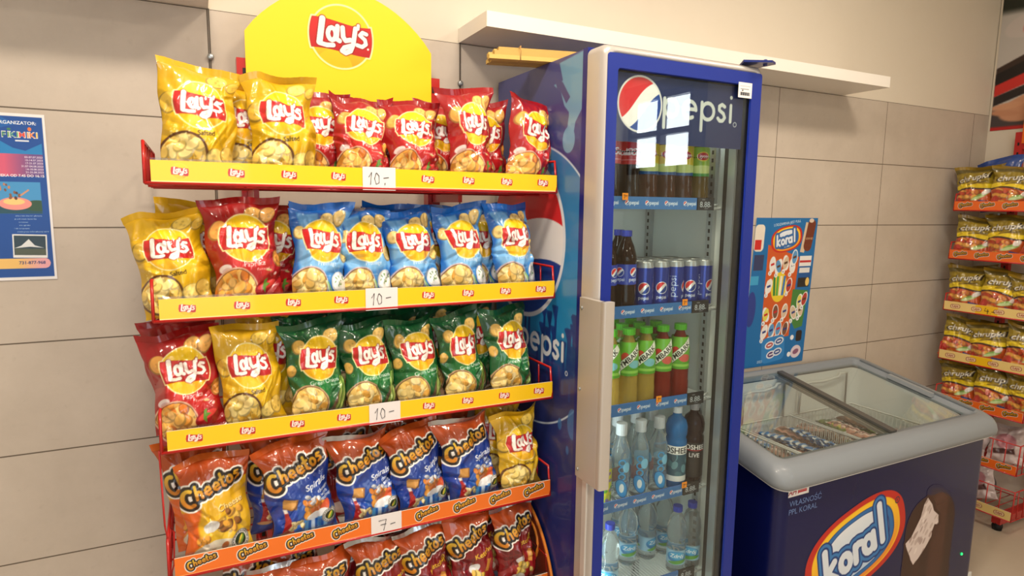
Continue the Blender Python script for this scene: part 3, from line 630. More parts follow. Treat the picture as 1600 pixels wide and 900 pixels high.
# bags: (kind, variant, x centre, roll deg, lean deg, yaw deg, size x, size z)
S_, P_, F_, O_ = 'salted', 'paprika', 'fromage', 'onion'
FRONT = [
    [(S_, 0, -.040, 2, 8, 6, 1.02, 1.0), (S_, 1, .148, -2, 8, 4, .98, .98), (P_, 1, .330, 3, 17, 2, .92, .88), (P_, 0, .470, -2, 14, 2, .94, .88), (P_, 2, .635, -4, 5, 8, .88, 1.02), (P_, 3, .795, 9, 6, 10, .98, .99)],
    [(S_, 1, -.090, -8, 10, 0, .95, .90), (P_, 0, .060, -5, 9, 6, 1.02, 1.01), (F_, 0, .216, 3, 9, 6, .88, .97), (F_, 1, .342, -3, 10, 4, .86, .94), (F_, 2, .474, -5, 11, 4, .9, .93), (F_, 0, .612, -4, 9, 8, .92, .97), (F_, 3, .775, -6, 8, 10, .9, 1.0)],
    [(P_, 2, -.078, -6, 11, 2, .94, .98), (S_, 0, .060, -5, 9, 4, .9, 1.0), (O_, 0, .212, -3, 9, 6, .92, .98), (O_, 1, .352, -6, 10, 4, .88, .95), (O_, 2, .484, -6, 10, 6, .9, .95), (O_, 0, .618, -7, 8, 8, .84, .98), (O_, 1, .760, -4, 7, 10, .94, 1.0)],
    [('cheese', 0, -.035, -2, 8, 8, .98, .95), ('spirals', 0, .165, -5, 9, 8, 1.08, .98), ('spirals', 1, .338, -6, 9, 6, 1.0, .95), ('spirals', 0, .488, -8, 9, 8, 1.0, .95), ('spirals', 1, .640, -7, 8, 8, 1.06, .97), (S_, 1, .795, -3, 7, 12, .96, .96)],
    [('ketchup', 0, -.05, -4, 10, 4, 1.0, .8), ('ketchup', 1, .09, 4, 11, 4, .95, .84), ('peanut', 0, .225, -5, 10, 6, .98, .86), ('peanut', 1, .372, -2, 9, 4, .98, .92), ('ketchup', 1, .510, -6, 9, 6, .94, .93), ('ketchup', 0, .648, -5, 8, 8, .94, .97), ('ketchup', 1, .785, -2, 7, 10, .92, .97)]]
SHN = ['top shelf', 'second shelf', 'middle shelf', 'fourth shelf', 'lowest shelf']
BACK = [
    [(S_, 1, .075, -2, .9, -.315), (P_, 0, .248, -5, .86, -.32), (P_, 2, .405, 4, .84, -.31), (P_, 3, .560, 3, .88, -.315), (P_, 1, .715, -5, .92, -.31)],
    [(S_, 0, -.075, 3, .95, -.315), (P_, 2, .105, 4, .92, -.31), (F_, 3, .262, -4, .93, -.32), (F_, 0, .402, 6, .95, -.315), (F_, 1, .545, 5, .95, -.31), (F_, 2, .700, -5, .93, -.315)],
    [(P_, 0, -.085, -6, 1.02, -.315), (S_, 1, .090, 3, 1.04, -.315), (O_, 2, .225, -8, 1.04, -.31), (O_, 3, .300, 8, 1.0, -.325), (O_, 1, .425, 5, 1.0, -.315), (O_, 0, .560, -8, 1.02, -.31), (O_, 3, .700, -9, 1.02, -.315)],
    [('cheese', 1, -.055, -8, 1.02, -.315), ('spirals', 1, .115, -3, .96, -.315), ('peanut', 0, .300, -5, 1.02, -.315), ('spirals', 0, .430, 3, 1.0, -.31), ('spirals', 1, .565, 6, 1.0, -.315), (S_, 0, .745, 3, .99, -.31)],
    [('ketchup', 1, .02, 5, .96, -.315), ('ketchup', 0, .155, -5, .96, -.315), ('peanut', 1, .300, 6, 1.0, -.315), ('ketchup', 0, .445, -4, 1.0, -.31), ('ketchup', 1, .590, 5, 1.02, -.315), ('ketchup', 0, .735, -6, 1.02, -.31)]]
THIRD_ROWS = {1: [(F_, 1, .33), (F_, 2, .48), (F_, 3, .63)], 2: [(O_, 0, .36), (O_, 2, .5), (O_, 1, .64)]}
for i, z in enumerate(SHELVES):
    n = len(FRONT[i])
    for k, (kind, var, x, roll, lean, yaw, sx_, sz_) in enumerate(FRONT[i]):
        pos = 'rightmost' if k == n - 1 else ORD[k]
        o = bag(kind, var, (x, -.402, z + .006), (R(-lean), R(roll), R(yaw)), '%s, %s in front row, %s of red rack' % (KINDS[kind][2], pos, SHN[i]), 'crisp bags standing in the front rows of the red rack')
        o.scale = (sx_, 1, sz_)
    for k, (kind, var, x, roll, sz_, y) in enumerate(BACK[i]):
        nb = len(BACK[i]); pos = 'rightmost' if k == nb - 1 else ORD[k]
        o = bag(kind, var, (x, y, z + .006), (R(-4), R(roll), R(3)), '%s, %s in the row behind, %s of red rack' % (KINDS[kind][2], pos, SHN[i]), 'crisp bags half hidden behind the front rows')
        o.scale = (.96, .85, sz_ + .02)
# ------------------------------------------------------------------ the glass-door drinks cooler
KX0, KX1, KYB, KYF, KZ = .880, 1.424, -.03, -.575, 2.012
M_NAVY = mat('cooler_navy', (22, 40, 112), .3, coat=.4)
M_LINER = mat('cooler_liner', (216, 222, 218), .45)
M_SILVER = mat('silver_plastic', (186, 180, 174), .35, metal=.25, coat=.2)
M_BLUE = mat('cobalt_frame', (2, 36, 136), .42, coat=.1)
M_BLACK = mat('black_rubber', (18, 18, 20), .55)
M_ALU = mat('brushed_aluminium', (176, 180, 180), .32, metal=.7)
M_PRINT = mat('printed_vinyl', attr=True, rough=.35, coat=.3)
M_GLASS = thin_glass('door_glass', (248, 251, 249), 1.0, 1.5, .0)
cooler = thing('drinks_cooler', 'tall blue glass-door drinks cooler between crisp rack and chest freezer', 'cooler')
b = MB()
b.box(KX0, KX0 + .03, KYF, KYB, .1, KZ); b.box(KX1 - .03, KX1, KYF, KYB, .1, KZ); b.box(KX0, KX1, KYF, KYB, KZ - .055, KZ); b.box(KX0, KX1, KYF, KYB, .1, .17); b.box(KX0, KX1, KYB - .02, KYB, .1, KZ)
b.build('cabinet', M_NAVY, cooler)
b = MB(); b.box(KX0 + .01, KX1 - .01, KYF + .05, KYB - .05, 0, .1); b.build('plinth', M_BLACK, cooler)
LX0, LX1, LYB = .914, 1.390, -.205
b = MB(); b.box(KX0 + .03, LX0, KYF, LYB, .17, KZ - .055); b.box(LX1, KX1 - .03, KYF, LYB, .17, KZ - .055); b.box(LX0, LX1, LYB - .004, LYB, .17, KZ - .055); b.box(LX0, LX1, KYF, LYB, .17, .2); b.box(LX0, LX1, KYF, LYB, KZ - .07, KZ - .055)
b.build('liner', M_LINER, cooler)
for x in (LX0 + .008, LX1 - .008):
    for y in (LYB - .022, KYF + .05):
        s = MB(); s.box(x - .007, x + .007, y - .013, y + .013, .2, 1.93)
        for k in range(70): s.box(x - .0075, x + .0075, y - .004, y + .004, .23 + k * .024, .242 + k * .024, 1)
        s.build('shelf_standard', [M_ALU, M_BLACK], cooler)
# printed left side
SW, SH = KYB - KYF, KZ - .1
A = Art(SW, SH, 230, 800, (24, 44, 116)); X, Y = A.X, A.Y + .1      # X: from wall (0) to front (SW)
X = SW - A.X; Xa = X - .03 * 0                                     # artwork is mirrored so that it reads from outside
AX = KYB * -1 + (SW - A.X) * 0
def side_art():
    A = Art(SW, SH, 230, 800, (26, 48, 118))
    A.Y = A.Y + .1; A.X = A.X + .03                                 # X = distance from the wall, Y = height
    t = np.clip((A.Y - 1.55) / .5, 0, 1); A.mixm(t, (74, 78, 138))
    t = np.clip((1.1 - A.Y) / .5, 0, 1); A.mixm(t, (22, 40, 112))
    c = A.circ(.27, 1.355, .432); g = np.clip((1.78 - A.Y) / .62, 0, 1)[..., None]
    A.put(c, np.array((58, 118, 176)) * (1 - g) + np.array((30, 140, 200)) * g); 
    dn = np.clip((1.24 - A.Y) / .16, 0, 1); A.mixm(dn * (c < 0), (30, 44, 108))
    A.put(abs(c) - .0028, (196, 214, 234)); A.put(abs(A.circ(.27, 1.355, .41)) - .002, (120, 170, 210), .0)
    rg = random.Random(4)                                            # cheering crowd silhouettes
    for k in range(26):
        x = .1 + .48 * rg.random(); h = 1.16 + .12 * rg.random(); hh = .03 + .03 * rg.random()
        for f in range(4): A.put(np.maximum(A.strokes([[(x, h - .12), (x + .004, h)], [(x + .004, h), (x - .012 + .008 * f, h + hh * .7)]], 0, 0, 1, 0, .0055), c), (26, 58, 128), .85)
    globe(A, .235, 1.50, .235, (226, 232, 240), -.25, .06)
    pepsi_word(A, .352, 1.178, .27, (226, 232, 240), 0, .075); A.put(abs(A.circ(.505, 1.125, .006)) - .0015, (220, 226, 236))
    # splashes
    A.put(A.poly([(.43, 2.0), (.56, 2.01), (.57, 1.92), (.55, 1.86), (.52, 1.83), (.50, 1.76), (.49, 1.80), (.485, 1.86), (.46, 1.88), (.44, 1.92), (.40, 1.945), (.45, 1.95)]), (104, 156, 192)); A.put(A.ell(.487, 1.785, .032, .036), (104, 156, 192)); A.put(A.strokes([[(.5, 1.86), (.487, 1.8)]], 0, 0, 1, 0, .012), (104, 156, 192))
    A.put(A.poly([(.40, 1.97), (.45, 1.945), (.49, 1.90), (.47, 1.885), (.44, 1.92), (.42, 1.93)]), (70, 74, 132))
    A.put(A.poly([(.29, 1.78), (.30, 1.84), (.31, 1.91), (.318, 1.84), (.34, 1.78)]), (92, 120, 172)); A.put(A.poly([(.12, 1.74), (.14, 1.80), (.15, 1.86), (.16, 1.80), (.19, 1.74)]), (92, 120, 172))
    for x, y, r in ((.545, .985, .035), (.475, .965, .014), (.52, .90, .01)): A.put(A.ell(x, y, r * .8, r * 1.3), (44, 112, 182), .8)
    A.put(A.ell(.5, .55, .09, .14), (40, 62, 140), .35, .08)
    A.Y = A.Y - .1; A.X = A.X - .03; return A
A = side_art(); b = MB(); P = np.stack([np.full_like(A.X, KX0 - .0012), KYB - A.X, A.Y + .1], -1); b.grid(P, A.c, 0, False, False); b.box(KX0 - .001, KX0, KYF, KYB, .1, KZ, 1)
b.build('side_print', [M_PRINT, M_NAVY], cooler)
b = MB(); b.box(KX0 - .003, KX0 + .02, KYF - .001, KYF + .022, .1, KZ + .001); b.build('edge_trim', mat('dark_blue_trim', (16, 30, 120), .3), cooler)

# door
DX0, DX1, DYB, DYF, DZ0, DZ1 = .872, 1.430, -.583, -.655, .10, 2.008
GX0, GX1, GZ0, GZ1 = .914, 1.384, .16, 1.951
door = thing('door', None, None); door.parent = cooler
b = MB()
def ring(b, o, i, yf, yb, mi=0, r=0):
    (a0, a1, c0, c1), (e0, e1, g0, g1) = o, i
    b.box(a0, e0, yf, yb, c0, c1, mi); b.box(e1, a1, yf, yb, c0, c1, mi); b.box(e0, e1, yf, yb, g1, c1, mi); b.box(e0, e1, yf, yb, c0, g0, mi)
def rrect(x0, x1, z0, z1, r, n=6):
    P = []
    for cx, cz, a0 in ((x1 - r, z1 - r, 0), (x0 + r, z1 - r, 90), (x0 + r, z0 + r, 180), (x1 - r, z0 + r, 270)):
        for k in range(n + 1): a = R(a0 + 90 * k / n); P.append((cx + r * math.cos(a), cz + r * math.sin(a)))
    return P
def loft(b, loops, mi=0, smooth=True):
    n = len(loops[0]); V = [p for l in loops for p in l]; F = []
    for j in range(len(loops) - 1):
        for k in range(n): F.append((j * n + k, j * n + (k + 1) % n, (j + 1) * n + (k + 1) % n, (j + 1) * n + k))
    b.add(V, F, mi, None, smooth)
L = []
for ins, y in ((0, DYB), (0, DYF + .022), (.003, DYF + .010), (.008, DYF + .003), (.014, DYF), (.020, DYF + .001), (.022, DYF + .006)):
    L.append([(x, y, z) for x, z in rrect(DX0 + ins, DX1 - ins, DZ0 + ins, DZ1 - ins, .02)])
L.append([(x, DYB, z) for x, z in rrect(DX0 + .03, DX1 - .03, DZ0 + .03, DZ1 - .03, .015)])
loft(b, L); b.build('door_frame', M_SILVER, door)
b = MB(); L = []
o = (DX0 + .0125, DX1 - .0095, DZ0 + .02, DZ1 - .022)
for pr, y in ((o, DYF + .002), (o, DYF - .0015), ((GX0 + .002, GX1 - .002, GZ0, GZ1), DYF - .0015), ((GX0 + .003, GX1 - .003, GZ0 + .002, GZ1 - .002), DYF + .005)): L.append([(x, y, z) for x, z in rrect(*pr, .008)])
loft(b, L, 0, False); b.build('blue_border', M_BLUE, door)
b = MB(); ring(b, (GX0 - .01, GX1 + .01, GZ0 - .01, GZ1 + .01), (GX0 + .007, GX1 - .009, GZ0 + .007, GZ1 - .006), DYF + .0105, DYB - .012); b.build('glass_spacer', M_BLACK, door)
b = MB(); ring(b, (GX0 - .012, GX1 + .012, GZ0 - .012, GZ1 + .012), (GX0 + .012, GX1 - .012, GZ0 + .012, GZ1 - .012), DYB - .012, DYB + .006); b.build('gasket', M_BLACK, door)
b = MB(); b.box(GX1 - .0165, GX1 - .0095, DYF + .030, DYB - .014, GZ0, GZ1); b.build('inner_trim', M_ALU, door)
b = MB(); b.box(GX0, GX1, DYF + .006, DYF + .010, GZ0, GZ1); b.build('glass_pane', M_GLASS, door)
# header print on the back of the glass
HZ = 1.772; A = Art(GX1 - GX0 - .022, GZ1 - HZ, 330, 130, (22, 34, 84)); 
globe(A, .082, .098, .068, (226, 226, 222), .5, .075); pepsi_word(A, .285, .093, .245, (206, 212, 208), 0, .062); A.put(abs(A.circ(.42, .068, .006)) - .0012, (190, 196, 200))
o = panel('header_sign', A, [mat('printed_vinyl_sign', attr=True, rough=.35), M_NAVY], door, .003); o.location = (GX0 + .004, DYF + .0125, HZ)
A = Art(.052, .042, 60, 48, (236, 234, 230)); 
for k in range(14): A.put(A.box(.008 + k * .0027, .011, .0006 + .0005 * (k % 3), .0045), (40, 40, 46))
A.put(A.box(.024, .024, .016, .001), (120, 120, 124)); A.put(A.box(.016, .02, .0024, .002), (40, 40, 46)); A.put(A.box(.026, .032, .02, .0008), (170, 170, 172))
o = panel('barcode_sticker', A, [M_PRINT, M_PAPER], door, .0006); o.location = (1.330, DYF - .0022, 1.914)
# handle plate screwed on the left door edge
b = MB(); b.rbox(.856, .872, -.700, -.598, .862, 1.362, .004); b.rbox(.856, .890, -.716, -.694, .862, 1.362, .006)
hd = b.build('door_handle', mat('handle_silver', (190, 184, 176), .4, metal=.3), door)
for z in (1.335, 1.112, .885):
    s = MB(); s.lathe([(.0, 0), (.005, 0), (.004, .003), (0, .003)], 10); q = s.build('screw', M_ALU, hd, (.8560, -.612, z), (0, R(-90), 0))
b = MB(); b.box(DX0 - .004, DX0 + .002, DYF + .016, DYF + .036, .12, .86); b.build('edge_strip', mat('strip_silver', (214, 210, 204), .35, metal=.2), door)
# hinge bracket on the right top corner
b = MB(); b.prism([(1.345, -.655, 2.012), (1.42, -.69, 2.012), (1.45, -.675, 2.012), (1.445, -.62, 2.012), (1.40, -.58, 2.012)], (0, 0, .006)); b.lathe([(.006, 0), (.006, .016), (.004, .018)], 10, 0, (1.425, -.66, 2.008)); b.build('hinge_bracket', M_NAVY, cooler)

# shelves: white wire grille, blue price strip, black price display
CS = [1.600, 1.291, 1.003, .710, .420]
def cooler_strip():
    A = Art(.352, .035, 300, 32, (44, 108, 172))
    for k in range(5): x = .028 + k * .07; globe(A, x, .018, .0056, (230, 234, 238), .4, .25); pepsi_word(A, x + .025, .016, .031, (214, 224, 236), 0, .1)
    return A
CSA = cooler_strip()
DSA = Art(.064, .037, 60, 36, (26, 28, 34)); DSA.text('8.88', .028, .017, .017, (190, 200, 206)); DSA.put(DSA.box(.05, .012, .004, .0015), (150, 156, 160)); DSA.put(DSA.box(.022, .031, .006, .001), (150, 156, 160)); DSA.put(DSA.box(.034, .005, .007, .001), (130, 136, 140))
M_ORANGE = mat('orange_sticker', (250, 150, 20), .6); M_INK = mat('black_ink')
for i, z in enumerate(CS):
    b = MB()
    for k in range(44): x = LX0 + .008 + k * (.46 / 43); b.tube([(x, KYF + .012, z + .004), (x, LYB - .008, z + .004)], .0017, 4)
    for y in (KYF + .012, -.42, -.30, LYB - .01): b.tube([(LX0 + .004, y, z), (LX1 - .004, y, z)], .003, 5)
    b.tube([(LX1 - .05, KYF + .012, z + .01), (LX1 - .004, KYF + .03, z + .014)], .003, 5)
    sh = b.build('grille_shelf', mat('white_coated_wire', (226, 228, 226), .35), cooler)
    o = panel('price_strip', CSA, [M_STRIP, mat('blue_strip_edge', (36, 90, 160), .4)], sh, .004); o.location = (LX0 + .006, KYF - .002, z - .003)
    o = panel('price_display', DSA, [M_STRIP, M_BLACK], sh, .006); o.location = (LX0 + .36, KYF - .004, z - .004)
    tx = (LX0 + .085, LX0 + .318, LX0 + .235, LX0 + .352, LX0 + .21)[i]
    b = MB(); b.box(tx, tx + .019, KYF - .0062, KYF - .005, z + .022, z + .041)
    b.tube([(tx + .004, KYF - .0068, z + .035), (tx + .009, KYF - .0068, z + .036), (tx + .006, KYF - .0068, z + .026)], .0009, 4, 1); b.tube([(tx + .011, KYF - .0068, z + .033), (tx + .016, KYF - .0068, z + .034)], .0009, 4, 1)
    b.build('orange_tag', [M_ORANGE, M_INK], sh)

# ---- bottles and cans
def liquid(name, rgb, tr, rough=.06): return mat(name, rgb, rough, trans=tr, ior=1.33, spec=.5)
def wrap(A, r, z0, parent, m, name='label', bg=None):
    """printed sleeve: artwork centre faces -y"""
    nx = A.nx; a = np.linspace(0, 2 * math.pi, nx); rr = r(np.linspace(0, 1, A.ny)) if callable(r) else np.full(A.ny, r)
    P = np.zeros((A.ny, nx, 3)); P[..., 0] = -rr[:, None] * np.sin(a)[None] ; P[..., 1] = rr[:, None] * np.cos(a)[None]; P[..., 2] = z0 + np.linspace(0, A.h, A.ny)[:, None]
    b = MB()
    if bg is None: b.grid(P, A.c, 0, True, True)
    else:
        d = np.abs(A.c - np.array(bg) / 255).max(-1) > .02; keep = d[:-1, :-1] & d[1:, :-1] & d[:-1, 1:] & d[1:, 1:]; ix = np.arange(A.ny * A.nx).reshape(A.ny, A.nx)
        b.add(P.reshape(-1, 3), np.stack([ix[:-1, :-1], ix[1:, :-1], ix[1:, 1:], ix[:-1, 1:]], -1)[keep].tolist(), 0, A.c, True)
    return b.build(name, m, parent)
M_LABEL = mat('printed_label', attr=True, rough=.35, coat=.3)
def bottle(name, lab, cat, prof, liq, cap_rgb, cap, art=None, ar=0, az=0, seg=28, bg=None):
    t = thing(name, lab, cat); b = MB(); b.lathe(prof, seg); b.build('bottle_body', liq, t)
    cr, cz, chh = cap; b = MB(); P = []
    n = 40
    for k in range(n): a = 2 * math.pi * k / n; q = cr * (1 + .03 * (k % 2)); P.append((q * math.cos(a), q * math.sin(a), cz))
    b.prism(P, (0, 0, chh)); b.build('cap', mat('cap_%d_%d_%d' % cap_rgb, cap_rgb, .4), t)
    if art is not None: wrap(art, ar, az, t, M_LABEL, bg=bg)
    return t
PET = lambda h, r, neck=.0125: [(0, .004), (r * .7, 0), (r * .95, .006), (r, .016), (r, h * .24), (r * .965, h * .27), (r * .965, h * .62), (r, h * .64), (r * .97, h * .70), (r * .72, h * .82), (neck * 1.1, h * .905), (neck, h * .93), (neck, h * .95), (0, h * .95)]
def art_cola():
    A = Art(.2, .062, 240, 76, (196, 16, 26)); 
    for x in (.05, .1, .15): A.text('Coca-Cola', x, .034, .019, (250, 244, 240), shear=.3, bold=True)
    A.put(A.box(.1, .012, .1, .0015), (250, 230, 226), .5); return A
def art_tea(g):
    A = Art(.2, .085, 220, 96, (150, 190, 60) if g else (226, 200, 50)); A.put(A.Y - .03, (40, 90, 150) if not g else (70, 150, 70)); A.put(A.ell(.1, .02, .06, .012), (210, 226, 140)); 
    for x in (.04, .1, .16): A.put(A.ell(x, .058, .021, .014), (240, 210, 60)); A.put(A.ell(x, .058, .018, .011), (196, 24, 36)); A.text('Lipton', x, .057, .011, (250, 246, 240), bold=True)
    return A
def art_pep():
    A = Art(.2, .058, 220, 66, (26, 60, 168))
    for x in (.03, .075, .12, .165): globe(A, x, .036, .012, (235, 238, 242), .4, .12); pepsi_word(A, x, .013, .03, (220, 230, 244), 0, .09)
    return A
def art_can():
    A = Art(.17, .118, 200, 140, (16, 52, 150)); A.mixm(np.exp(-((A.X - .085) / .03) ** 2) * 0, (40, 90, 200))
    for x in (.025, .11): globe(A, x, .058, .016, (236, 238, 242), .5, .13); pepsi_word(A, x, .028, .03, (230, 236, 246), 0, .09)
    for x in (.068, .153): pepsi_word(A, x, .06, .062, (200, 212, 232), math.pi / 2, .06)
    return A
def art_tym(red):
    A = Art(.2, .1, 260, 130, (104, 176, 48)); A.put(A.Y - .03, (84, 158, 40)); A.put(A.box(.1, .012, .1, .004), (140, 200, 80))
    for x in (.05, .15):
        A.put(A.ell(x - .012, .055, .014, .015), (190, 40, 36) if red else (206, 60, 44)); A.put(A.ell(x + .02, .035, .02, .012), (206, 90, 80) if red else (120, 190, 200)); A.put(A.box(x, .05, .062, .0115, .72), (40, 70, 30)); A.put(A.box(x, .05, .062, .0105, .72), (236, 238, 226)); A.text('TYMBARK', x, .05, .0155, (24, 28, 24), rot=.72, bold=True)
    return A
def art_kids():
    A = Art(.17, .14, 200, 164, (150, 182, 196)); 
    for x in (.035, .09, .145):
        for k in range(3): A.put(abs(A.ell(x, .115 - .022 * k, .009, .009)) - .0028, (24, 70, 130)); A.put(abs(A.ell(x, .115 - .022 * k, .009, .009)) - .0018, (60, 160, 216))
        A.put(A.ell(x, .035, .018, .03, .3), (20, 60, 120)); A.put(A.ell(x, .035, .016, .028, .3), (50, 150, 214)); A.put(A.ell(x, .036, .007, .014), (226, 236, 240)); A.put(A.ell(x + .014, .1, .012, .016), (120, 190, 226))
    A.put(A.ell(.005, .06, .007, .03, .2), (170, 40, 44)); return A
def art_osh(blue):
    A = Art(.22, .115, 260, 136, (40, 84, 104) if blue else (22, 20, 28)); rg = random.Random(3)
    if blue:
        for k in range(20): A.put(A.ell(rg.random() * .22, .02 + rg.random() * .06, .014, .01, rg.random() * 3), [(120, 170, 180), (30, 60, 80), (70, 120, 130)][k % 3], .7)
        A.put(.088 - A.Y, (236, 238, 236)); A.put(A.Y - .018, (232, 234, 230)); 
        for x in (.055, .165): A.text('OSHEE', x, .101, .019, (16, 20, 26), bold=True)
    else:
        A.put(abs(A.Y - .09) - .002, (150, 30, 40))
        for x in (.045, .155):
            A.put(A.box(x - .02, .097, .006, .014), (214, 60, 60)); A.text('OSHEE', x + .02, .1, .016, (236, 236, 236), bold=True); A.text('LIVE', x + .018, .074, .014, (226, 226, 226), bold=True)
            for k in range(3): A.put(A.box(x - .02, .072 - .02 * k, .006, .007, 0, .002), (226, 206, 50))
    return A
def art_water():
    A = Art(.17, .05, 200, 62, (150, 196, 222))
    for x in (.0, .085, .17): A.put(A.ell(x, .026, .03, .019), (30, 120, 184)); A.put(A.ell(x, .03, .026, .013), (60, 164, 214)); A.put(A.ell(x + .004, .009, .03, .006, .15), (90, 160, 60)); A.text('Zdrój', x, .028, .013, (236, 244, 248), bold=True, shear=.2)
    return A
def art_splash():
    A = Art(.17, .105, 100, 62, (214, 214, 50)); rg = random.Random(9)
    for k in range(60): A.put(A.ell(rg.random() * .17, rg.random() * .1, .007, .005, rg.random() * 3), [(90, 170, 60), (150, 130, 170), (240, 226, 90), (60, 130, 120)][k % 4])
    return A
def make_can(name, lab, art, alu=True):
    t = thing(name, lab, 'can'); r = .0268; h = .148
    b = MB(); b.lathe([(0, .004), (r * .75, 0), (r * .8, .002), (r, .011), (r, h - .017), (r * .9, h - .005), (r * .88, h - .001), (r * .84, h), (r * .8, h - .005), (0, h - .005)], 28); b.build('can_body', M_ALU, t)
    wrap(art, r + .0003, .012, t, mat('printed_metal', attr=True, rough=.22, metal=.45, coat=.3), 'printed_sleeve')
    b = MB(); b.box(-.006, .006, -.014, .004, h - .004, h - .0025); b.build('pull_tab', M_ALU, t); return t
PROTOS = {}
def proto(kind):
    if kind == 'cola': return bottle('cola_bottle', 'x', 'bottle', PET(.232, .0315), liquid('cola', (28, 10, 6), .0), (190, 20, 24), (.0145, .2185, .016), art_cola(), .0312, .115)
    if kind == 'tea': return bottle('tea_bottle', 'x', 'bottle', PET(.225, .031), liquid('tea', (84, 40, 14), .35), (236, 206, 50), (.0145, .212, .016), art_tea(False), .0308, .09)
    if kind == 'green_tea': return bottle('tea_bottle', 'x', 'bottle', PET(.225, .031), liquid('green_tea', (120, 96, 36), .45), (120, 180, 50), (.0145, .212, .016), art_tea(True), .0308, .09)
    if kind == 'pepsi': return bottle('cola_bottle', 'x', 'bottle', PET(.236, .0315), liquid('cola', (28, 10, 6), .0), (30, 50, 150), (.0148, .222, .017), art_pep(), .0312, .085)
    if kind == 'apple': return bottle('juice_bottle', 'x', 'bottle', PET(.236, .0305), liquid('apple_juice', (206, 178, 84), .55), (86, 190, 40), (.0185, .220, .018), art_tym(False), lambda t: .0308 - .006 * np.clip(t - .6, 0, 1) * 2, .10)
    if kind == 'cherry': return bottle('juice_bottle', 'x', 'bottle', PET(.236, .0305), liquid('cherry_juice', (136, 34, 24), .35), (86, 190, 40), (.0185, .220, .018), art_tym(True), lambda t: .0308 - .006 * np.clip(t - .6, 0, 1) * 2, .10)
    if kind == 'kids': return bottle('water_bottle', 'x', 'bottle', PET(.222, .0285), liquid('water', (226, 238, 242), .9), (196, 204, 210), (.0165, .207, .036), art_kids(), .0289, .012, bg=(150, 182, 196))
    if kind == 'sport_blue': return bottle('sports_drink_bottle', 'x', 'bottle', [(0, .004), (.026, 0), (.0335, .01), (.0335, .16), (.030, .17), (.034, .18), (.034, .205), (.028, .225), (.014, .238), (.013, .25), (0, .25)], liquid('blue_drink', (28, 120, 190), .35), (206, 214, 220), (.0145, .246, .02), art_osh(True), .0339, .03)
    if kind == 'sport_dark': return bottle('sports_drink_bottle', 'x', 'bottle', [(0, .004), (.026, 0), (.0335, .01), (.0335, .16), (.030, .17), (.034, .18), (.034, .205), (.028, .225), (.014, .238), (.013, .25), (0, .25)], liquid('dark_drink', (30, 12, 24), .0), (150, 150, 156), (.0145, .246, .02), art_osh(False), .0339, .03)
    if kind == 'water': return bottle('water_bottle', 'x', 'bottle', [(0, .004), (.022, 0), (.030, .008), (.0305, .03), (.029, .034), (.0295, .075), (.031, .085), (.028, .098), (.0255, .104), (.030, .118), (.0315, .14), (.029, .165), (.02, .19), (.0125, .2), (.0125, .212), (0, .212)], liquid('water', (226, 238, 242), .9), (24, 56, 170), (.0145, .205, .018), art_water(), .0302, .034)
    if kind == 'can': return make_can('drink_can', 'x', art_can())
    if kind == 'splash_can': return make_can('drink_can', 'x', art_splash())
DESC = {'cola': 'cola bottle with red label', 'tea': 'iced tea bottle with yellow label', 'green_tea': 'iced tea bottle with green label', 'pepsi': 'cola bottle with blue label',
        'apple': 'pale apple juice bottle', 'cherry': 'dark red juice bottle', 'kids': 'clear sports-cap water bottle', 'sport_blue': 'bright blue sports drink bottle',
        'sport_dark': 'dark purple sports drink bottle', 'water': 'small water bottle with blue cap', 'can': 'slim blue cola can', 'splash_can': 'yellow-green speckled drink can'}
def stock(shelf, rows):
    """rows: list of (y, [(kind, x, turn)]) front row first"""
    nm = ('top', 'second', 'third', 'fourth', 'lowest')[shelf]
    for ri, (y, items) in enumerate(rows):
        cnt = {}; tot = {}
        for kd, *_ in items: tot[kd] = tot.get(kd, 0) + 1
        for kd, x, turn in items:
            cnt[kd] = cnt.get(kd, 0) + 1; k = cnt[kd]
            pos = '' if tot[kd] == 1 else (' rightmost of these' if k == tot[kd] else ' ' + ORD[k - 1] + ' of these')
            where = ('front row', 'second row', 'back row')[ri]
            lab = '%s,%s, %s, %s cooler shelf' % (DESC[kd], pos, where, nm)
            grp = 'drinks on the %s cooler shelf' % nm
            if kd not in PROTOS: PROTOS[kd] = Pool(lambda kd=kd: proto(kd))
            PROTOS[kd].put((x, y, CS[shelf] + .0062), (0, 0, R(turn)), lab, grp)
stock(0, [(-.535, [('cola', .985, -34), ('cola', 1.052, -44), ('tea', 1.118, -20), ('tea', 1.184, -30), ('tea', 1.248, -24), ('green_tea', 1.312, -20), ('tea', 1.356 + .0, -32)][:6] + []),
          (-.466, [('cola', 1.02, -20), ('cola', 1.087, 10), ('tea', 1.153, -20), ('tea', 1.219, -20), ('green_tea', 1.285, -30), ('tea', 1.351, -25)]),
          (-.398, [('cola', 1.12, -20), ('tea', 1.19, -20), ('tea', 1.26, -20), ('green_tea', 1.33, -20)])])
stock(1, [(-.535, [('pepsi', .985, -20), ('pepsi', 1.053, -24), ('can', 1.122, -91), ('can', 1.180, -76), ('can', 1.238, -8), ('can', 1.296, -84), ('can', 1.352, -40)]),
          (-.474, [('pepsi', 1.07, -24), ('can', 1.134, -20), ('can', 1.192, 10), ('can', 1.250, -60), ('can', 1.308, -20), ('can', 1.362, 30)]),
          (-.414, [('can', 1.15, -20), ('can', 1.208, 10), ('can', 1.266, -60), ('can', 1.324, 20)])])
stock(2, [(-.53, [('apple', 1.012, 30), ('apple', 1.078, 58), ('apple', 1.142, 44), ('cherry', 1.206, 50), ('cherry', 1.275, 46)]),
          (-.46, [('apple', 1.04, -40), ('apple', 1.105, -30), ('apple', 1.17, -20), ('cherry', 1.236, 20)]), (-.39, [('apple', 1.12, -40), ('apple', 1.19, -30)])])
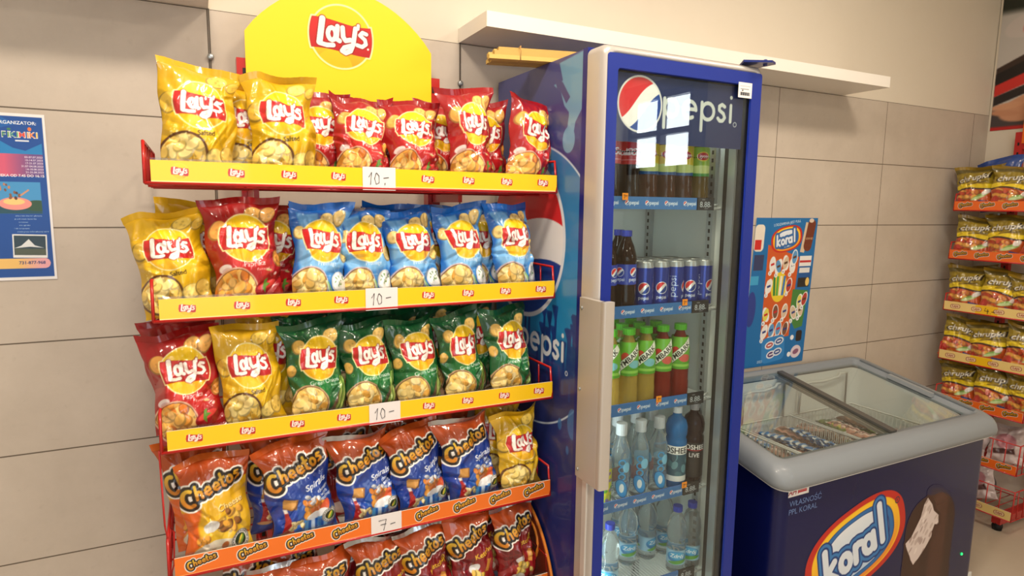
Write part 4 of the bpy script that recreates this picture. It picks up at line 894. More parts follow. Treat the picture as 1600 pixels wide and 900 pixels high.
stock(3, [(-.53, [('splash_can', 1.0, 0), ('kids', 1.064, -36), ('kids', 1.136, -44), ('kids', 1.208, -30), ('sport_blue', 1.279, 50), ('sport_dark', 1.350, 44)]),
          (-.46, [('kids', 1.03, 20), ('kids', 1.10, 30), ('kids', 1.172, 60), ('kids', 1.24, 100)])])
stock(4, [(-.535, [('water', 1.03, -44), ('water', 1.296, -34), ('water', 1.358, -50)]), (-.43, [('water', 1.18, -20), ('water', 1.262, 20), ('water', 1.335, -20)]), (-.33, [('water', 1.22, -20), ('water', 1.30, 20)])])

# the cooler's own light strips: one upright behind the left door edge, one under the roof
cl = area('cooler_strip_light', (LX0 + .014, KYF + .022, 1.05), (LX1, -.40, 1.05), 1.6, 2.4, (.90, 1.0, .98), size_y=.012)
dz = Vector((-.92, -.39, 0)).normalized(); dx = Vector((0, 0, 1)); dy = dz.cross(dx)      # long axis upright, facing into the cabinet
cl.matrix_world = Matrix(((dx.x, dy.x, dz.x, cl.location.x), (dx.y, dy.y, dz.y, cl.location.y), (dx.z, dy.z, dz.z, cl.location.z), (0, 0, 0, 1)))
area('cooler_roof_light', ((LX0 + LX1) / 2, KYF + .06, KZ - .075), ((LX0 + LX1) / 2, -.42, .8), .42, 1.2, (.92, 1.0, .98), size_y=.03)
# ------------------------------------------------------------------ the ice cream chest freezer
ZX0, ZX1, ZYF, ZYB = 1.612, 2.900, -.668, -.02
def ztop(y): return .762 + .19 * (y + .645)         # slanting top
freezer = thing('chest_freezer', 'dark blue ice cream chest freezer with sliding glass lids right of the drinks cooler', 'freezer')
M_FNAVY = mat('freezer_navy', (11, 18, 72), .22, spec=.35, coat=.12)
M_RIM = mat('grey_plastic_rim', (136, 143, 149), .42, coat=.08)
M_LIN = mat('freezer_liner', (240, 243, 242), .4)
def rr_xy(x0, x1, y0, y1, r, n=8):
    P = []
    for cx, cy, a0 in ((x1 - r, y1 - r, 0), (x0 + r, y1 - r, 90), (x0 + r, y0 + r, 180), (x1 - r, y0 + r, 270)):
        for k in range(n + 1): a = R(a0 + 90 * k / n); P.append((cx + r * math.cos(a), cy + r * math.sin(a)))
    return P
bo = rr_xy(ZX0 + .022, ZX1 - .022, ZYF + .022, ZYB - .01, .05); bi = rr_xy(ZX0 + .09, ZX1 - .09, ZYF + .085, ZYB - .055, .04)
b = MB(); loft(b, [[(x, y, .05) for x, y in bo], [(x, y, ztop(y) - .055) for x, y in bo]]); b.add([(x, y, .05) for x, y in bo], [tuple(range(len(bo)))[::-1]]); b.build('body', M_FNAVY, freezer)
b = MB(); loft(b, [[(x, y, ztop(y) - .03) for x, y in bi], [(x, y, .26) for x, y in bi]]); b.add([(x, y, .26) for x, y in bi], [tuple(range(len(bi)))]); b.build('liner', M_LIN, freezer)
b = MB()
for x in (ZX0 + .12, ZX1 - .12):
    for y in (ZYF + .09, ZYB - .1): b.lathe([(.022, 0), (.022, .05)], 12, 0, (x, y, 0))
for i, x in enumerate((ZX0 + .12, ZX1 - .12)):
    for y in (ZYF + .09, ZYB - .1):
        q = MB(); q.lathe([(.02, 0), (.022, .03), (.022, .05)], 14); q.build('foot', M_BLACK, freezer, (x, y, 0))
b = MB(); b.box(ZX0 + .03, ZX1 - .03, ZYF + .024, ZYF + .03, .04, .06); b.build('bottom_edge', mat('white_trim', (226, 226, 222), .4), freezer)
# moulded rim: section swept round the slanting top
prof = [(.020, -.075), (-.002, -.075), (-.010, -.066), (-.012, -.05), (-.008, -.030), (.002, -.012), (.016, -.003), (.034, .001), (.050, .0), (.062, -.006), (.066, -.016), (.086, -.018), (.088, -.030)]
L = []
for o_, h in prof:
    r = max(.012, .052 - o_ * .4); L.append([(x, y, ztop(y) + h) for x, y in rr_xy(ZX0 + o_, ZX1 - o_, ZYF + o_, ZYB - o_ * .55, r)])
b = MB(); loft(b, L); b.build('rim', M_RIM, freezer)
b = MB(); lo = rr_xy(ZX0 + .0, ZX1 - .0, ZYF + .0, ZYB, .052); loft(b, [[(x, y, ztop(y) - .079) for x, y in lo], [(x, y, ztop(y) - .074) for x, y in lo]]); b.build('rim_bead', mat('white_trim'), freezer)
# two sliding lids
M_LID = thin_glass('lid_glass', (247, 250, 248), 1.15, 1.5, .0)
M_DKFR = mat('lid_frame_grey', (98, 96, 92), .4, metal=.3)
gy0, gy1 = ZYF + .07, ZYB - .038
def lid(x0, x1, dz, name):
    b = MB(); b.add([(x0, gy0, ztop(gy0) + dz), (x1, gy0, ztop(gy0) + dz), (x1, gy1, ztop(gy1) + dz), (x0, gy1, ztop(gy1) + dz), (x0, gy0, ztop(gy0) + dz + .004), (x1, gy0, ztop(gy0) + dz + .004), (x1, gy1, ztop(gy1) + dz + .004), (x0, gy1, ztop(gy1) + dz + .004)],
        [(0, 3, 2, 1), (4, 5, 6, 7), (0, 1, 5, 4), (1, 2, 6, 5), (2, 3, 7, 6), (3, 0, 4, 7)]); g = b.build('glass_lid', M_LID, freezer); return g
def bar(b, x0, x1, y0, y1, z0, z1, mi=0):
    b.add([(x, y, ztop(y) + z) for x in (x0, x1) for y in (y0, y1) for z in (z0, z1)], [(0, 1, 3, 2), (4, 6, 7, 5), (0, 4, 5, 1), (2, 3, 7, 6), (0, 2, 6, 4), (1, 5, 7, 3)], mi)
g1 = lid(ZX0 + .078, 2.315, -.014, 'left'); b = MB(); bar(b, 2.286, 2.318, gy0, gy1, -.018, -.004); b.build('lid_frame', M_DKFR, g1)
g2 = lid(2.27, ZX1 - .078, -.022, 'right'); b = MB(); bar(b, 2.262, 2.285, gy0, gy1, -.03, -.018); b.build('lid_frame', mat('lid_frame_light', (150, 146, 138), .4, metal=.3), g2)
b = MB(); bar(b, ZX1 - .092, ZX1 - .07, -.44, -.24, -.014, .004); b.build('lid_handle', mat('grey_handle', (150, 156, 160), .4), g2)
b = MB(); bar(b, ZX1 - .062, ZX1 - .050, gy0, gy1 - .02, -.002, .004, 0)
b.build('lid_track', mat('track_grey', (120, 126, 130), .4), freezer)
# front artwork
def stick(name, A, x, z, t=.0008):
    return decal(name, A, NAV, mat('printed_front', attr=True, rough=.22, spec=.35, coat=.12), freezer, (x, ZYF + .0212, z))
NAV = (11, 18, 72)
A = Art(.66, .42, 330, 210, NAV); koral_logo(A, .33, .21, .132, .30); A.put(abs(A.circ(.545, .345, .012)) - .002, (30, 40, 60)); A.text('R', .545, .345, .011, (30, 40, 60)); stick('front_logo', A, 1.735, .168)
A = Art(.18, .07, 180, 66, NAV); A.text('WŁASNOŚĆ', .004, .048, .0205, (110, 140, 196), align='L'); A.text('PPL KORAL', .004, .015, .0205, (110, 140, 196), align='L'); stick('owner_lettering', A, 1.676, .576)
A = Art(.1, .034, 90, 32, (232, 230, 228)); A.text('AHT', .03, .017, .02, (150, 20, 40), bold=True, shear=.25); A.put(A.box(.068, .02, .022, .004), (190, 40, 50)); A.put(A.box(.068, .012, .022, .003), (190, 40, 50)); stick('maker_sticker', A, 1.672, .645)
A = Art(.46, .5, 230, 250, NAV)
body = np.minimum(A.box(.27, .16, .165, .28, -.02, .13), A.box(.25, .0, .19, .1)); A.put(body, (56, 28, 20)); A.put(np.maximum(body, A.box(.33, .2, .05, .25, -.02, .05)), (92, 54, 42), .6, .03); A.put(np.maximum(body, A.box(.2, .12, .02, .2, 0, .02)), (84, 48, 38), .4, .02)
rg = random.Random(12); edge = [(.115, .27), (.15, .29), (.2, .36), (.215, .41), (.235, .435), (.27, .40), (.285, .37), (.32, .345), (.325, .31), (.29, .29), (.285, .26), (.25, .22), (.21, .185), (.18, .165), (.16, .19), (.15, .21), (.13, .24)]
bite = A.poly(edge); A.put(bite - .012, (58, 28, 20)); A.put(bite, (222, 208, 204))
for k in range(90):
    x, y = .11 + .22 * rg.random(), .16 + .27 * rg.random(); A.put(np.maximum(bite, A.ell(x, y, .014, .004 + .005 * rg.random(), .7 + .4 * rg.random())), rg.choice([(236, 224, 218), (176, 156, 150), (222, 208, 202), (196, 178, 172)]), .9)
A.put(A.poly([(.285, .28), (.30, .31), (.335, .30), (.33, .26), (.30, .25)]), (70, 36, 28)); A.put(A.ell(.3, .435, .06, .03, -.4), (92, 60, 52), .5, .02)
stick('front_picture', A, 2.245, .045)
b = MB(); b.lathe([(0, 0), (.006, 0), (.005, .003), (0, .003)], 12); b.build('status_lamp', mat('green_led', (20, 200, 90), .3, emit=(30, 220, 100), estr=2.5), freezer, (2.768, ZYF + .022, .17), (R(90), 0, 0))

# baskets and ice creams
M_WIRE = mat('white_coated_wire', (226, 228, 226), .35)
BASK = [(1.715, 1.985), (2.0, 2.345), (2.36, 2.775)]; BZ0, BZ1 = .52, .665; BY0, BY1 = ZYF + .10, ZYB - .075
for i, (x0, x1) in enumerate(BASK):
    t = thing('wire_basket', 'white wire basket hanging in the freezer, ' + ('leftmost of three', 'middle one with striped wrappers', 'rightmost of three')[i], 'basket', ((x0 + x1) / 2, -.34, BZ0), group='freezer baskets')
    o = lambda p: (p[0] - (x0 + x1) / 2, p[1] + .34, p[2] - BZ0)
    b = MB(); n = int((x1 - x0) / .022)
    for k in range(n + 1): x = x0 + (x1 - x0) * k / n; b.tube([o((x, BY0, BZ1)), o((x, BY0, BZ0)), o((x, BY1, BZ0)), o((x, BY1, BZ1))], .0021, 4)
    for k in range(26): y = BY0 + (BY1 - BY0) * k / 25; b.tube([o((x0, y, BZ1)), o((x0, y, BZ0)), o((x1, y, BZ0)), o((x1, y, BZ1))], .0021, 4)
    b.build('wire_mesh', M_WIRE, t)
    b = MB(); b.tube([o(p) for p in ((x0, BY0, BZ1), (x1, BY0, BZ1), (x1, BY1, BZ1), (x0, BY1, BZ1))], .0042, 6, 0, True); b.build('top_frame', M_WIRE, t)
    xa, xb = x0 + .04, x1 - .05
    b = MB(); b.tube([o(p) for p in ((xa, BY1, BZ1), (xa, BY1, .80), (xa + .06, BY1, .805), ((xa + xb) / 2, BY1, .80), (xb - .06, BY1, .81), (xb - .05, BY1, .825), (xb, BY1, .825), (xb, BY1, BZ1))], .006, 6); b.build('hanger', M_WIRE, t)
def ice_art(kind):
    A = Art(.16, .07, 56, 26, (60, 120, 180)); rg = random.Random(len(kind))
    if kind == 'striped':
        A.c[:] = np.array((232, 234, 236)) / 255
        for k in range(5): A.put(A.box(.012 + .034 * k, .035, .009, .06, .12), (40, 120, 190))
        A.put(A.ell(.1, .03, .03, .018), (206, 150, 110))
    elif kind == 'green':
        A.c[:] = np.array((100, 120, 50)) / 255; A.put(A.ell(.06, .04, .05, .02), (206, 190, 80)); A.put(A.ell(.12, .03, .03, .02), (50, 80, 40)); A.put(A.box(.08, .035, .03, .006), (232, 226, 200))
    elif kind == 'pink':
        A.c[:] = np.array((206, 150, 130)) / 255; A.put(A.ell(.08, .035, .05, .022), (236, 206, 190)); A.put(A.box(.08, .035, .035, .008, .1), (140, 60, 50)); A.put(A.ell(.13, .05, .02, .012), (120, 74, 50))
    elif kind == 'brown':
        A.c[:] = np.array((90, 60, 44)) / 255; A.put(A.ell(.08, .035, .055, .02), (150, 110, 80)); A.put(A.box(.08, .035, .03, .006), (230, 220, 210))
    return A
def make_ice(kind):
    A = ice_art(kind); t = thing('ice_cream_pack', None, 'ice cream'); u = A.X / .16 * 2 - 1; v = A.Y / .07 * 2 - 1
    h = .013 * (1 - np.abs(u) ** 4) ** .6 * (1 - np.abs(v) ** 2.2) ** .7 + .0025 * np.sin(14 * u + 3 * v) * (1 - np.abs(u) ** 6)
    b = MB(); b.grid(np.stack([A.X - .08, A.Y - .035, h + .0135], -1), A.c, 0, True); b.grid(np.stack([A.X - .08, A.Y - .035, .0135 - np.abs(h)], -1), A.c * .95, 0, True, True); b.build('wrapper', M_FOIL, t)
    for s in (-1, 1): b = MB(); b.box(s * .08 - .006, s * .08 + .006, -.034, .034, .0125, .0145); b.build('end_seal', mat('seal_white', (220, 222, 224), .35), t)
    return t
rg = random.Random(21); IC = {}
LAYOUT = [(0, ['green', 'brown', 'green']), (1, ['striped', 'pink', 'striped']), (2, ['green', 'brown', 'pink'])]
for bi_, kinds in LAYOUT:
    x0, x1 = BASK[bi_]; cnt = {}
    for ly in range(3):
        for j in range(7):
            for i in range(2 if bi_ == 0 else 3):
                nx_ = 2 if bi_ == 0 else 3
                kd = kinds[(i + (j // 3)) % 3]; cnt[kd] = cnt.get(kd, 0) + 1
                if kd not in IC: IC[kd] = Pool(lambda kd=kd: make_ice(kd))
                x = x0 + (x1 - x0) * (i + .5) / nx_ + rg.uniform(-.01, .01); y = BY0 + .05 + (BY1 - BY0 - .1) * (j + .5) / 7 + rg.uniform(-.008, .008)
                z = BZ0 + .004 + ly * .034 + rg.uniform(0, .004) + (.0 if ly < 2 else .0)
                tilt = rg.uniform(-.15, .15); steep = .0
                if bi_ == 1 and kd == 'striped' and ly == 2: tilt = rg.uniform(-.2, .2); steep = rg.uniform(.2, .5)
                nm = {'green': 'olive green', 'brown': 'brown', 'striped': 'blue and white striped', 'pink': 'pinkish'}[kd]
                IC[kd].put((x, y, z + steep * .03), (steep, tilt, R(90) + rg.uniform(-.3, .3)), '%s ice cream pack lying in the %s freezer basket' % (nm, ('leftmost', 'middle', 'rightmost')[bi_]), '%s ice cream packs in the %s basket' % (nm, ('leftmost', 'middle', 'rightmost')[bi_]))
# ------------------------------------------------------------------ wall shelves, posters, cables
def wall_shelf(x0, x1, label):
    t = thing('wall_shelf', label, 'shelf', ((x0 + x1) / 2, 0, ZT)); w = (x1 - x0) / 2
    b = MB(); b.box(-w, w, -.225, .003, .001, .046); b.build('board', mat('white_laminate'), t)
    b = MB(); b.box(-w - .0008, -w, -.225, 0, .001, .046); b.box(w, w + .0008, -.225, 0, .001, .046); return t
wall_shelf(.746, 2.660, 'long white floating wall shelf above the drinks cooler')
wall_shelf(-1.90, .003, 'white floating wall shelf at the top left corner, mostly out of frame')
M_STEEL = mat('steel_wire', (110, 104, 98), .4, metal=.6)
for i, x in enumerate((.004, .75)):
    t = thing('hanging_cable', 'x', 'cable', (x, -.006, 0), group=None)
    t['label'] = 'thin steel cable with round clamp ' + ('left of the yellow topper board', 'below the long white shelf, left end')[i]
    b = MB(); b.tube([(0, 0, .9), (0, 0, ZT)], .0016, 6); b.build('cable', M_STEEL, t)
    b = MB(); b.lathe([(0, 0), (.0085, 0), (.0085, .008), (.006, .010), (0, .010)], 16); b.build('clamp', M_ALU, t, (0, .003, 2.002), (R(90), 0, 0))
# bundle of wooden slats on top of the cooler
t = thing('slat_bundle', 'bundle of yellowish wooden slats tied together on top of the drinks cooler', 'wooden slats', (.705, -.335, KZ + .0015), (0, 0, R(-14)))
for k, (dy, dz, dx) in enumerate(((0, 0, 0), (.03, 0, .012), (.06, 0, .006), (.004, .0125, .016), (.034, .0125, .004), (.016, .025, .03), (.045, .025, .022))):
    b = MB(); b.box(dx, dx + .58, dy, dy + .027, dz, dz + .0115); b.build('slat', mat('pale_wood_%d' % (k % 2), ((214, 180, 96), (196, 160, 84))[k % 2], .6, bump=(40, .1)), t)
b = MB(); b.tube([(.09, -.002, .001), (.09, .089, .001), (.09, .089, .0375), (.09, -.002, .0375)], .0016, 5, 0, True); b.build('rubber_band', mat('band_tan', (196, 150, 90), .6), t)
# holiday poster at the left edge of the view
PW, PH = .56, .42
def art_poster():
    A = Art(.16, PH, 200, 520, (22, 76, 156)); e = .16; T = lambda px: PH - px * .00164      # px: rows of the sheet counted from its top
    A.put(A.poly([(0, T(46)), (.06, T(40)), (.09, T(52)), (.115, T(56)), (.15, T(44)), (.15, T(62)), (0, T(64))]), (34, 130, 196)); A.put(A.poly([(0, T(10)), (.07, T(6)), (.1, T(16)), (.06, T(24)), (0, T(20))]), (26, 98, 176))
    bd = A.box(.07, T(78), .08, .028); A.put(bd, (214, 92, 122)); A.mixm(np.clip((A.X - .07) / .06, 0, 1) * .9 * (bd < 0), (96, 76, 140))
    A.text('ORGANIZATOR:', e - .018, T(14), .0082, (244, 246, 250), align='R', bold=True)
    for k, ch in enumerate('FIKIMIKI'):
        x = e - .086 + .0092 * k + (.003 if k > 4 else 0); c = [(70, 140, 100), (100, 160, 80), (60, 140, 130), (96, 166, 80), (220, 76, 64), (230, 156, 56), (232, 126, 56), (238, 196, 70)][k]
        A.text(ch, x, T(32), .0155, (236, 232, 226), bold=True, grow=2.2); A.text(ch, x, T(32), .0122, c, bold=True)
    A.put(A.ell(e - .033, T(23), .004, .005), (236, 120, 60)); A.put(A.ell(e - .075, T(24), .004, .003), (70, 130, 90)); A.put(A.box(e - .05, T(41), .014, .0018), (236, 238, 244))
    for k, d in enumerate(('03-07.07.2023', '10-14.07.2023', '17-21.07.2023', '31.07-04.08.2023', '14-18.08.2023', '21-25.08.2023')): A.text(d, e - .0105, T(65.5 + 4.6 * k), .0047, (232, 220, 236), align='R', bold=True)
    A.text('OPIEKA OD 7.45 DO 16.15', e - .010, T(94), .0064, (248, 248, 250), align='R', bold=True)
    ph = A.box(.055, T(128), .085, .040); A.put(ph, (70, 150, 206)); A.put(np.maximum(ph, A.Y - T(136)), (36, 80, 96)); A.put(np.maximum(ph, A.ell(.13, T(140), .028, .014)), (52, 84, 60)); A.put(np.maximum(ph, A.ell(.085, T(137), .034, .016)), (238, 150, 140)); A.put(np.maximum(ph, A.ell(.083, T(134), .022, .008)), (246, 206, 130)); puffs(A, .083, T(124), .012, 6, 3, [(196, 130, 90), (120, 80, 70)]); A.put(A.strokes([[(.098, T(124)), (.114, T(116))]], 0, 0, 1, 0, .002), (206, 150, 120))
    for k in range(6): A.text(('ania z instruktorem pływania', 'ja pod okiem ratownika', 'tematowe', 'zne ognisko', 'i lub kompotem)', 'owane przez doświadczoną kadrę')[k], e - (.022, .034, .052, .048, .05, .010)[k], T(156 + 4.9 * k), .0034, (214, 226, 244), align='R')
    A.put(A.box(e - .052, T(203), .036, .030, -.03), (236, 236, 234)); A.put(A.box(e - .052, T(202), .033, .025, -.03), (46, 66, 78)); A.put(A.poly([(.075, T(206)), (.09, T(202)), (.106, T(192)), (.118, T(202)), (.137, T(206)), (.108, T(204))]), (226, 230, 232)); A.put(A.box(e - .052, T(212), .032, .008, -.03), (84, 92, 76))
    br = A.box(.06, T(230), .088, .013, 0, .012); A.put(br, (242, 196, 110)); A.mixm(np.clip((A.X - .08) / .05, 0, 1) * (br < 0), (238, 172, 180))
    A.text('731-877-968', e - .022, T(229), .0078, (40, 50, 110), align='R', bold=True)
    A.put(np.maximum(A.X - .1545, -A.X + 9) * 0 + (.1545 - A.X), (236, 234, 234)); A.put(abs(A.Y - PH / 2) * -1 + PH / 2 - .0075, (236, 234, 234)); return A
A = art_poster(); o = panel('wall_poster', A, [mat('printed_poster', attr=True, rough=.4), M_PAPER], None, .0015); o.location = (-.387 - .16, -.003, 1.396)
tag(o, 'blue holiday poster with dates and phone number on the tiles at the left edge', 'poster')
# ice cream price poster between cooler and freezer
def art_kposter():
    W_, H_ = .40, .68; A = Art(W_, H_, 260, 440, (18, 108, 172)); rg = random.Random(31)
    A.put(A.poly([(.09, .56), (.30, .50), (.285, .13), (.10, .12)]), (206, 90, 36)); A.put(A.poly([(.28, .35), (.385, .34), (.37, .17), (.32, .16), (.275, .22)]), (70, 130, 60)); A.put(A.poly([(.31, .46), (.39, .45), (.385, .36), (.305, .37)]), (24, 84, 150))
    koral_logo(A, .205, .585, .047, .18); A.text('LODZIARNIA JEST FULL', .2, .655, .012, (236, 240, 244), rot=.12)
    A.put(A.box(.325, .59, .014, .07, -.15), (214, 190, 160)); A.put(A.box(.355, .60, .027, .075, -.15, .026), (112, 50, 30)); A.text('GRAND', .355, .585, .01, (220, 190, 150)); A.put(A.ell(.358, .668, .016, .01), (220, 200, 180))
    A.put(A.box(.345, .48, .04, .024), (232, 230, 226)); A.put(A.box(.345, .478, .038, .005), (190, 40, 40)); A.put(A.box(.345, .437, .035, .012), (226, 226, 224)); A.put(A.box(.345, .38, .038, .022), (40, 34, 30)); A.put(A.ell(.372, .382, .013, .02), (236, 200, 110))
    A.put(A.box(.03, .59, .03, .06, 0, .02), (232, 222, 206)); A.put(A.box(.025, .56, .02, .022), (206, 40, 36)); A.put(A.box(.04, .48, .03, .035), (50, 60, 100)); A.put(A.box(.02, .4, .03, .02), (60, 160, 206)); A.put(A.ell(.02, .27, .03, .08), (40, 60, 140))
    A.put(A.ell(.185, .365, .05, .07), (236, 206, 50)); 
    for k in range(4): A.put(A.box(.155 + .02 * k, .37, .007, .045, .1 - .06 * k), [(50, 130, 60), (90, 170, 70), (240, 240, 220), (60, 120, 190)][k])
    spots = [(.13, .47), (.17, .46), (.215, .475), (.26, .46), (.27, .5), (.12, .37), (.25, .37), (.12, .24), (.18, .25), (.24, .25), (.12, .16), (.165, .165), (.21, .17), (.255, .165), (.335, .29), (.3, .24), (.345, .25), (.365, .3)]
    for k, (x, y) in enumerate(spots):
        c = rg.choice([(236, 232, 226), (214, 190, 160), (180, 60, 50), (120, 80, 60), (226, 214, 90), (90, 150, 200)]); A.put(A.ell(x, y, .02, .036, rg.uniform(-.4, .4)), (240, 238, 234)); A.put(A.ell(x, y, .016, .03, rg.uniform(-.4, .4)), c); A.put(A.box(x, y, .011, .005, .3), rg.choice([(200, 40, 40), (40, 60, 130), (90, 60, 40)])); A.put(A.circ(x - .012, y - .04, .011), (240, 240, 240)); A.text(str(2 + k % 5) + '-', x - .012, y - .04, .011, (30, 40, 60))
    A.put(A.box(.19, .075, .075, .06, .1, .03), (46, 130, 196)); 
    for x, y in ((.165, .095), (.225, .11), (.18, .05), (.22, .06)): A.put(A.ell(x, y, .03, .018, .2), (226, 230, 236)); A.put(A.ell(x, y, .022, .012, .2), rg.choice([(90, 60, 110), (180, 80, 80), (60, 90, 150)])); A.put(A.box(x, y, .012, .003, .2), (236, 236, 240))
    A.put(A.box(.355, .125, .02, .026, 0, .012), (40, 28, 24)); A.put(A.ell(.345, .05, .035, .03, .3), (222, 206, 214)); A.put(A.ell(.345, .05, .02, .012, .3), (140, 90, 120)); A.put(A.circ(.31, .12, .012), (240, 240, 240)); A.put(A.circ(.3, .04, .012), (240, 240, 240)); A.text('2023', .11, .022, .012, (220, 230, 240)); return A
A = art_kposter(); b = MB()
# the sheet hangs slightly askew and its foot leans on the freezer
P = np.stack([A.X, .0 * A.X - .0, A.Y], -1); P[..., 0] += (A.Y - .68) * .055
o = panel('price_poster', A, [mat('printed_poster'), M_PAPER], None, .0015)
me = o.data; n = len(me.vertices); co = np.zeros(n * 3, np.float32); me.vertices.foreach_get('co', co); co = co.reshape(-1, 3); co[:, 0] += (co[:, 2] - .68) * .055; me.vertices.foreach_set('co', co.ravel()); me.update()
o.location = (2.154, -.004, .884); tag(o, 'blue and orange ice cream price poster on the tiles behind the chest freezer', 'poster')
# food picture on the right wall
def art_food():
    A = Art(.9, .72, 150, 120, (196, 190, 184)); A.put(.62 - A.Y - .05 * A.X, (40, 44, 34), 1, .03); A.put(A.ell(.14, .54, .12, .06, .2), (206, 196, 190)); A.put(abs(A.ell(.2, .52, .08, .05)) - .008, (214, 110, 100))
    A.put(A.poly([(0, .33), (.5, .55), (.5, .46), (0, .25)]), (60, 44, 38)); A.put(A.poly([(0, .30), (.5, .50), (.5, .36), (0, .2)]), (30, 26, 26)); A.put(A.poly([(0, .24), (.6, .46), (.6, .40), (0, .18)]), (206, 50, 44)); A.put(A.poly([(0, .18), (.6, .38), (.6, .34), (0, .13)]), (40, 34, 34)); A.put(A.box(.45, .06, .5, .06), (74, 66, 66), 1, .03)
    A.put(A.ell(.2, .12, .17, .07, .25), (206, 150, 116)); A.put(A.ell(.07, .125, .08, .018, .1), (212, 156, 120)); A.put(A.ell(.06, .09, .07, .016, -.1), (200, 142, 108)); A.put(A.box(.45, .008, .46, .01), (190, 36, 34)); return A
A = art_food(); o = panel('wall_picture', A, [mat('printed_poster'), M_PAPER], None, .003); o.rotation_euler = (0, 0, R(-90)); o.location = (XW - .004, -.012, 2.045); tag(o, 'large food photo print with a hand on the right wall', 'picture')

# ------------------------------------------------------------------ small red rack with corn snacks by the right wall
R2X, R2B, Y0, Y1 = 3.47, 3.86, -.095, -.505
rack2 = thing('snack_rack', 'narrow red snack rack of corn snack bags against the right wall', 'snack rack')
for y in (-.185, -.430):
    b = MB(); b.box(R2B - .03, R2B, y - .018, y + .018, .03, 2.02); 
    for k in range(30): b.box(R2B - .0315, R2B - .03, y - .004, y + .004, .5 + k * .05, .516 + k * .05, 1)
    b.box(R2X + .03, R2B, y - .02, y + .02, .035, .075); b.build('post', [M_RED, mat('slot_black')], rack2)
    q = MB(); q.lathe([(0, 0), (.02, 0), (.024, .02), (.02, .04), (0, .04)], 12); q.build('caster', M_BLACK, rack2, (R2X + .05, y, 0))
b = MB(); b.box(R2B - .028, R2B - .01, -.43, -.185, 1.93, 1.96); b.build('crossbar', M_RED, rack2)
b = MB(); b.box(R2B - .035, R2B - .031, -.425, -.20, 1.96, 2.20); b.build('topper_board', mat('topper_orange', (236, 110, 30), .5), rack2)
S2 = [1.608, 1.359, 1.088, .826, .592, .322, .085]
def strip2(kind):
    c = {'orange': (232, 106, 36), 'cream': (236, 206, 130), 'both': (236, 206, 130)}[kind]; A = Art(.405, .046, 200, 26, c)
    if kind == 'cream': A.put(A.box(.2, .023, .05, .03), (240, 190, 30))
    for k in range(4):
        if kind == 'orange': chee_logo(A, .055 + .1 * k, .023, .062, .15)
        else: A.put(A.box(.055 + .1 * k, .023, .024, .011, .05, .01), (150, 80, 60)); A.put(A.box(.055 + .1 * k, .023, .021, .009, .05, .008), (236, 206, 160)); A.text('Lays', .055 + .1 * k, .023, .012, (150, 60, 50), bold=True)
    return A
ST2 = {}
KINDS2 = ['orange', 'orange', 'cream', 'cream', 'orange', 'orange', 'cream']
NP = []
for i, z in enumerate(S2):
    b = MB(); b.tube([(R2X, Y0, z), (R2X, Y1, z)], .004, 7); b.tube([(R2B - .035, Y0, z), (R2B - .035, Y1, z)], .003, 5)
    for k in range(11): y = Y0 + (Y1 - Y0) * k / 10; b.tube([(R2X, y, z), (R2B - .035, y, z)], .0024, 5)
    sh = b.build('wire_shelf', M_RED, rack2); up_ = .085 if i < 5 else .15
    for y in (Y0, Y1):
        b = MB(); b.tube([(R2X, y, z), (R2X + .012, y, z + up_), (R2X + .10, y, z + up_), (R2B - .035, y, z + up_), (R2B - .035, y, z)], .0035, 6)
        if i >= 5:
            for k in range(6): x = R2X + .05 + k * .055; b.tube([(x, y, z), (x, y, z + up_)], .0024, 5)
        b.build('side_guard', M_RED, sh)
    if i >= 5:
        b = MB(); b.tube([(R2X + .01, Y0, z + up_), (R2X + .01, Y1, z + up_)], .003, 5)
        for k in range(8): y = Y0 + (Y1 - Y0) * k / 7; b.tube([(R2X, y, z), (R2X + .01, y, z + up_)], .0024, 5)
        b.build('front_guard', M_RED, sh)
    kd = KINDS2[i]
    if kd not in ST2: ST2[kd] = strip2(kd)
    o = panel('price_strip', ST2[kd], [M_STRIP, mat('strip_edge')], sh, .003); o.rotation_euler = (0, 0, R(-90)); o.location = (R2X - .002, Y0 - .003, z + .001)
    if i == 2:
        b = MB()
        for ln in ([(.0, .95), (-.1, .45), (.3, .45)], [(.2, .75), (.2, .0)], [(.45, .1), (.47, .08)], [(.55, .4), (.85, .42)]): b.tube([(R2X - .004, -.295 - .05 * a, z + .008 + .03 * c) for a, c in ln], .0014, 4)
        b.build('handwritten_price', M_INK, sh)
ARTC = art_chrupki(); CH = {}
N2 = ['top', 'second', 'third', 'fourth', 'fifth']
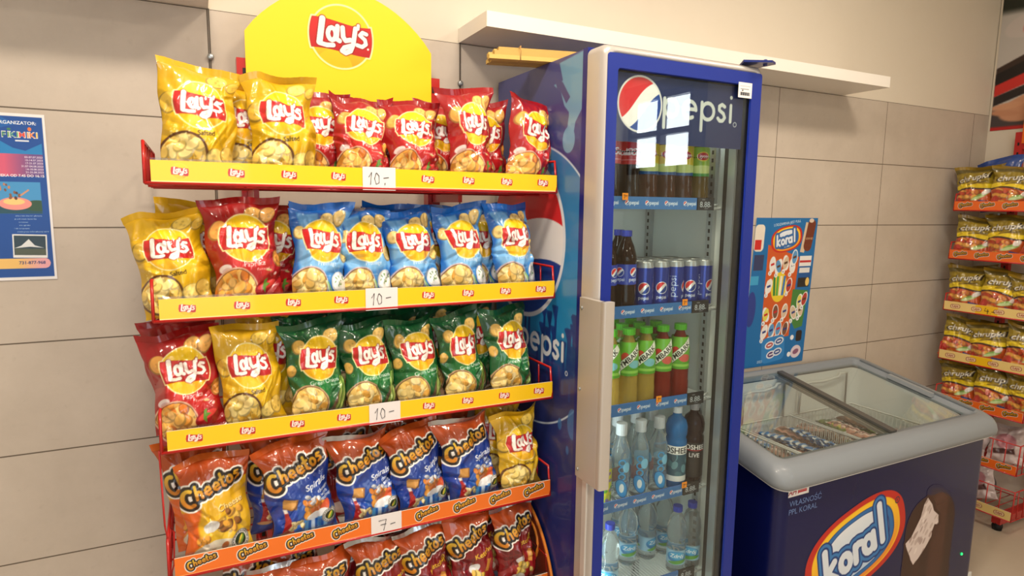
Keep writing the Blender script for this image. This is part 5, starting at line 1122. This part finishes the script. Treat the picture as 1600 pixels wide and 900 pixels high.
for i in range(5):
    for row, x in ((0, R2X + .045), (1, R2X + .125)):
        for k in range(3):
            v = (i * 3 + k + row * 2) % 3
            y = -.175 - .150 * k + (.03 if row else 0) + (.012 if i % 2 else 0) - .02 * (i % 3 == 1)
            if y < -.495: continue
            if row and y > -.14: continue
            if v not in CH: CH[v] = Pool(lambda v=v: make_bag(ARTC, (140, 112, 30), 300 + v, W=.205, H=.205, T=.075, name='corn_snack_bag', cat='snack bag'))
            o = CH[v].put((x, y, S2[i] + .006), (R(-8), R((-6, 4, -2, 7)[(k + i) % 4]), R(-82 + 14 * ((k + i) % 2))), 'yellow corn snack bag, %s %s, %s shelf of right rack' % (('nearest the corner', 'second from the corner', 'third from the corner', 'fourth from the corner')[k], 'in front' if row == 0 else 'behind', N2[i]), 'corn snack bags on the rack by the right wall')
            o.scale = (.92, 1, (1.0, .96, 1.03)[(k + i) % 3])
# pale pouches in the two lowest baskets
A = Art(1, 1.4, 40, 56, (206, 190, 188)); A.put(A.ell(.5, .8, .3, .3), (190, 130, 140)); A.put(A.box(.5, .4, .3, .1, .2), (90, 60, 60)); PCH = Pool(lambda: make_bag(A, (200, 186, 184), 77, W=.17, H=.2, T=.06, name='pale_pouch', cat='pouch'))
for i, (y, z, lab) in enumerate(((-.21, S2[5], 'pale pink pouch in the upper wire basket near the corner, right rack'), (-.39, S2[5], 'pale pink pouch in the upper wire basket nearest the photographer, right rack'), (-.30, S2[6], 'pale pink pouch lying in the lowest wire basket, right rack'))):
    o = PCH.put((R2X + .13, y, z + .008), (R(-22), R(10 - 14 * i), R(-84)), lab, 'pale pouches in the wire baskets')
    o.scale = (1, 1, .9)
t = bpy.data.objects
A2 = Art(1, 1.4, 40, 56, (30, 70, 150)); A2.put(A2.ell(.5, .7, .3, .3), (60, 110, 190)); o = make_bag(A2, (26, 64, 140), 91, W=.2, H=.2, T=.08, name='blue_bag', cat='bag'); o.location = (R2X + .24, -.2, S2[0] + .006); o.rotation_euler = (R(-8), R(-10), R(-80)); o.scale = (1, 1, 1.28); o['label'] = 'blue bag standing behind the corn snacks on the top right rack shelf'
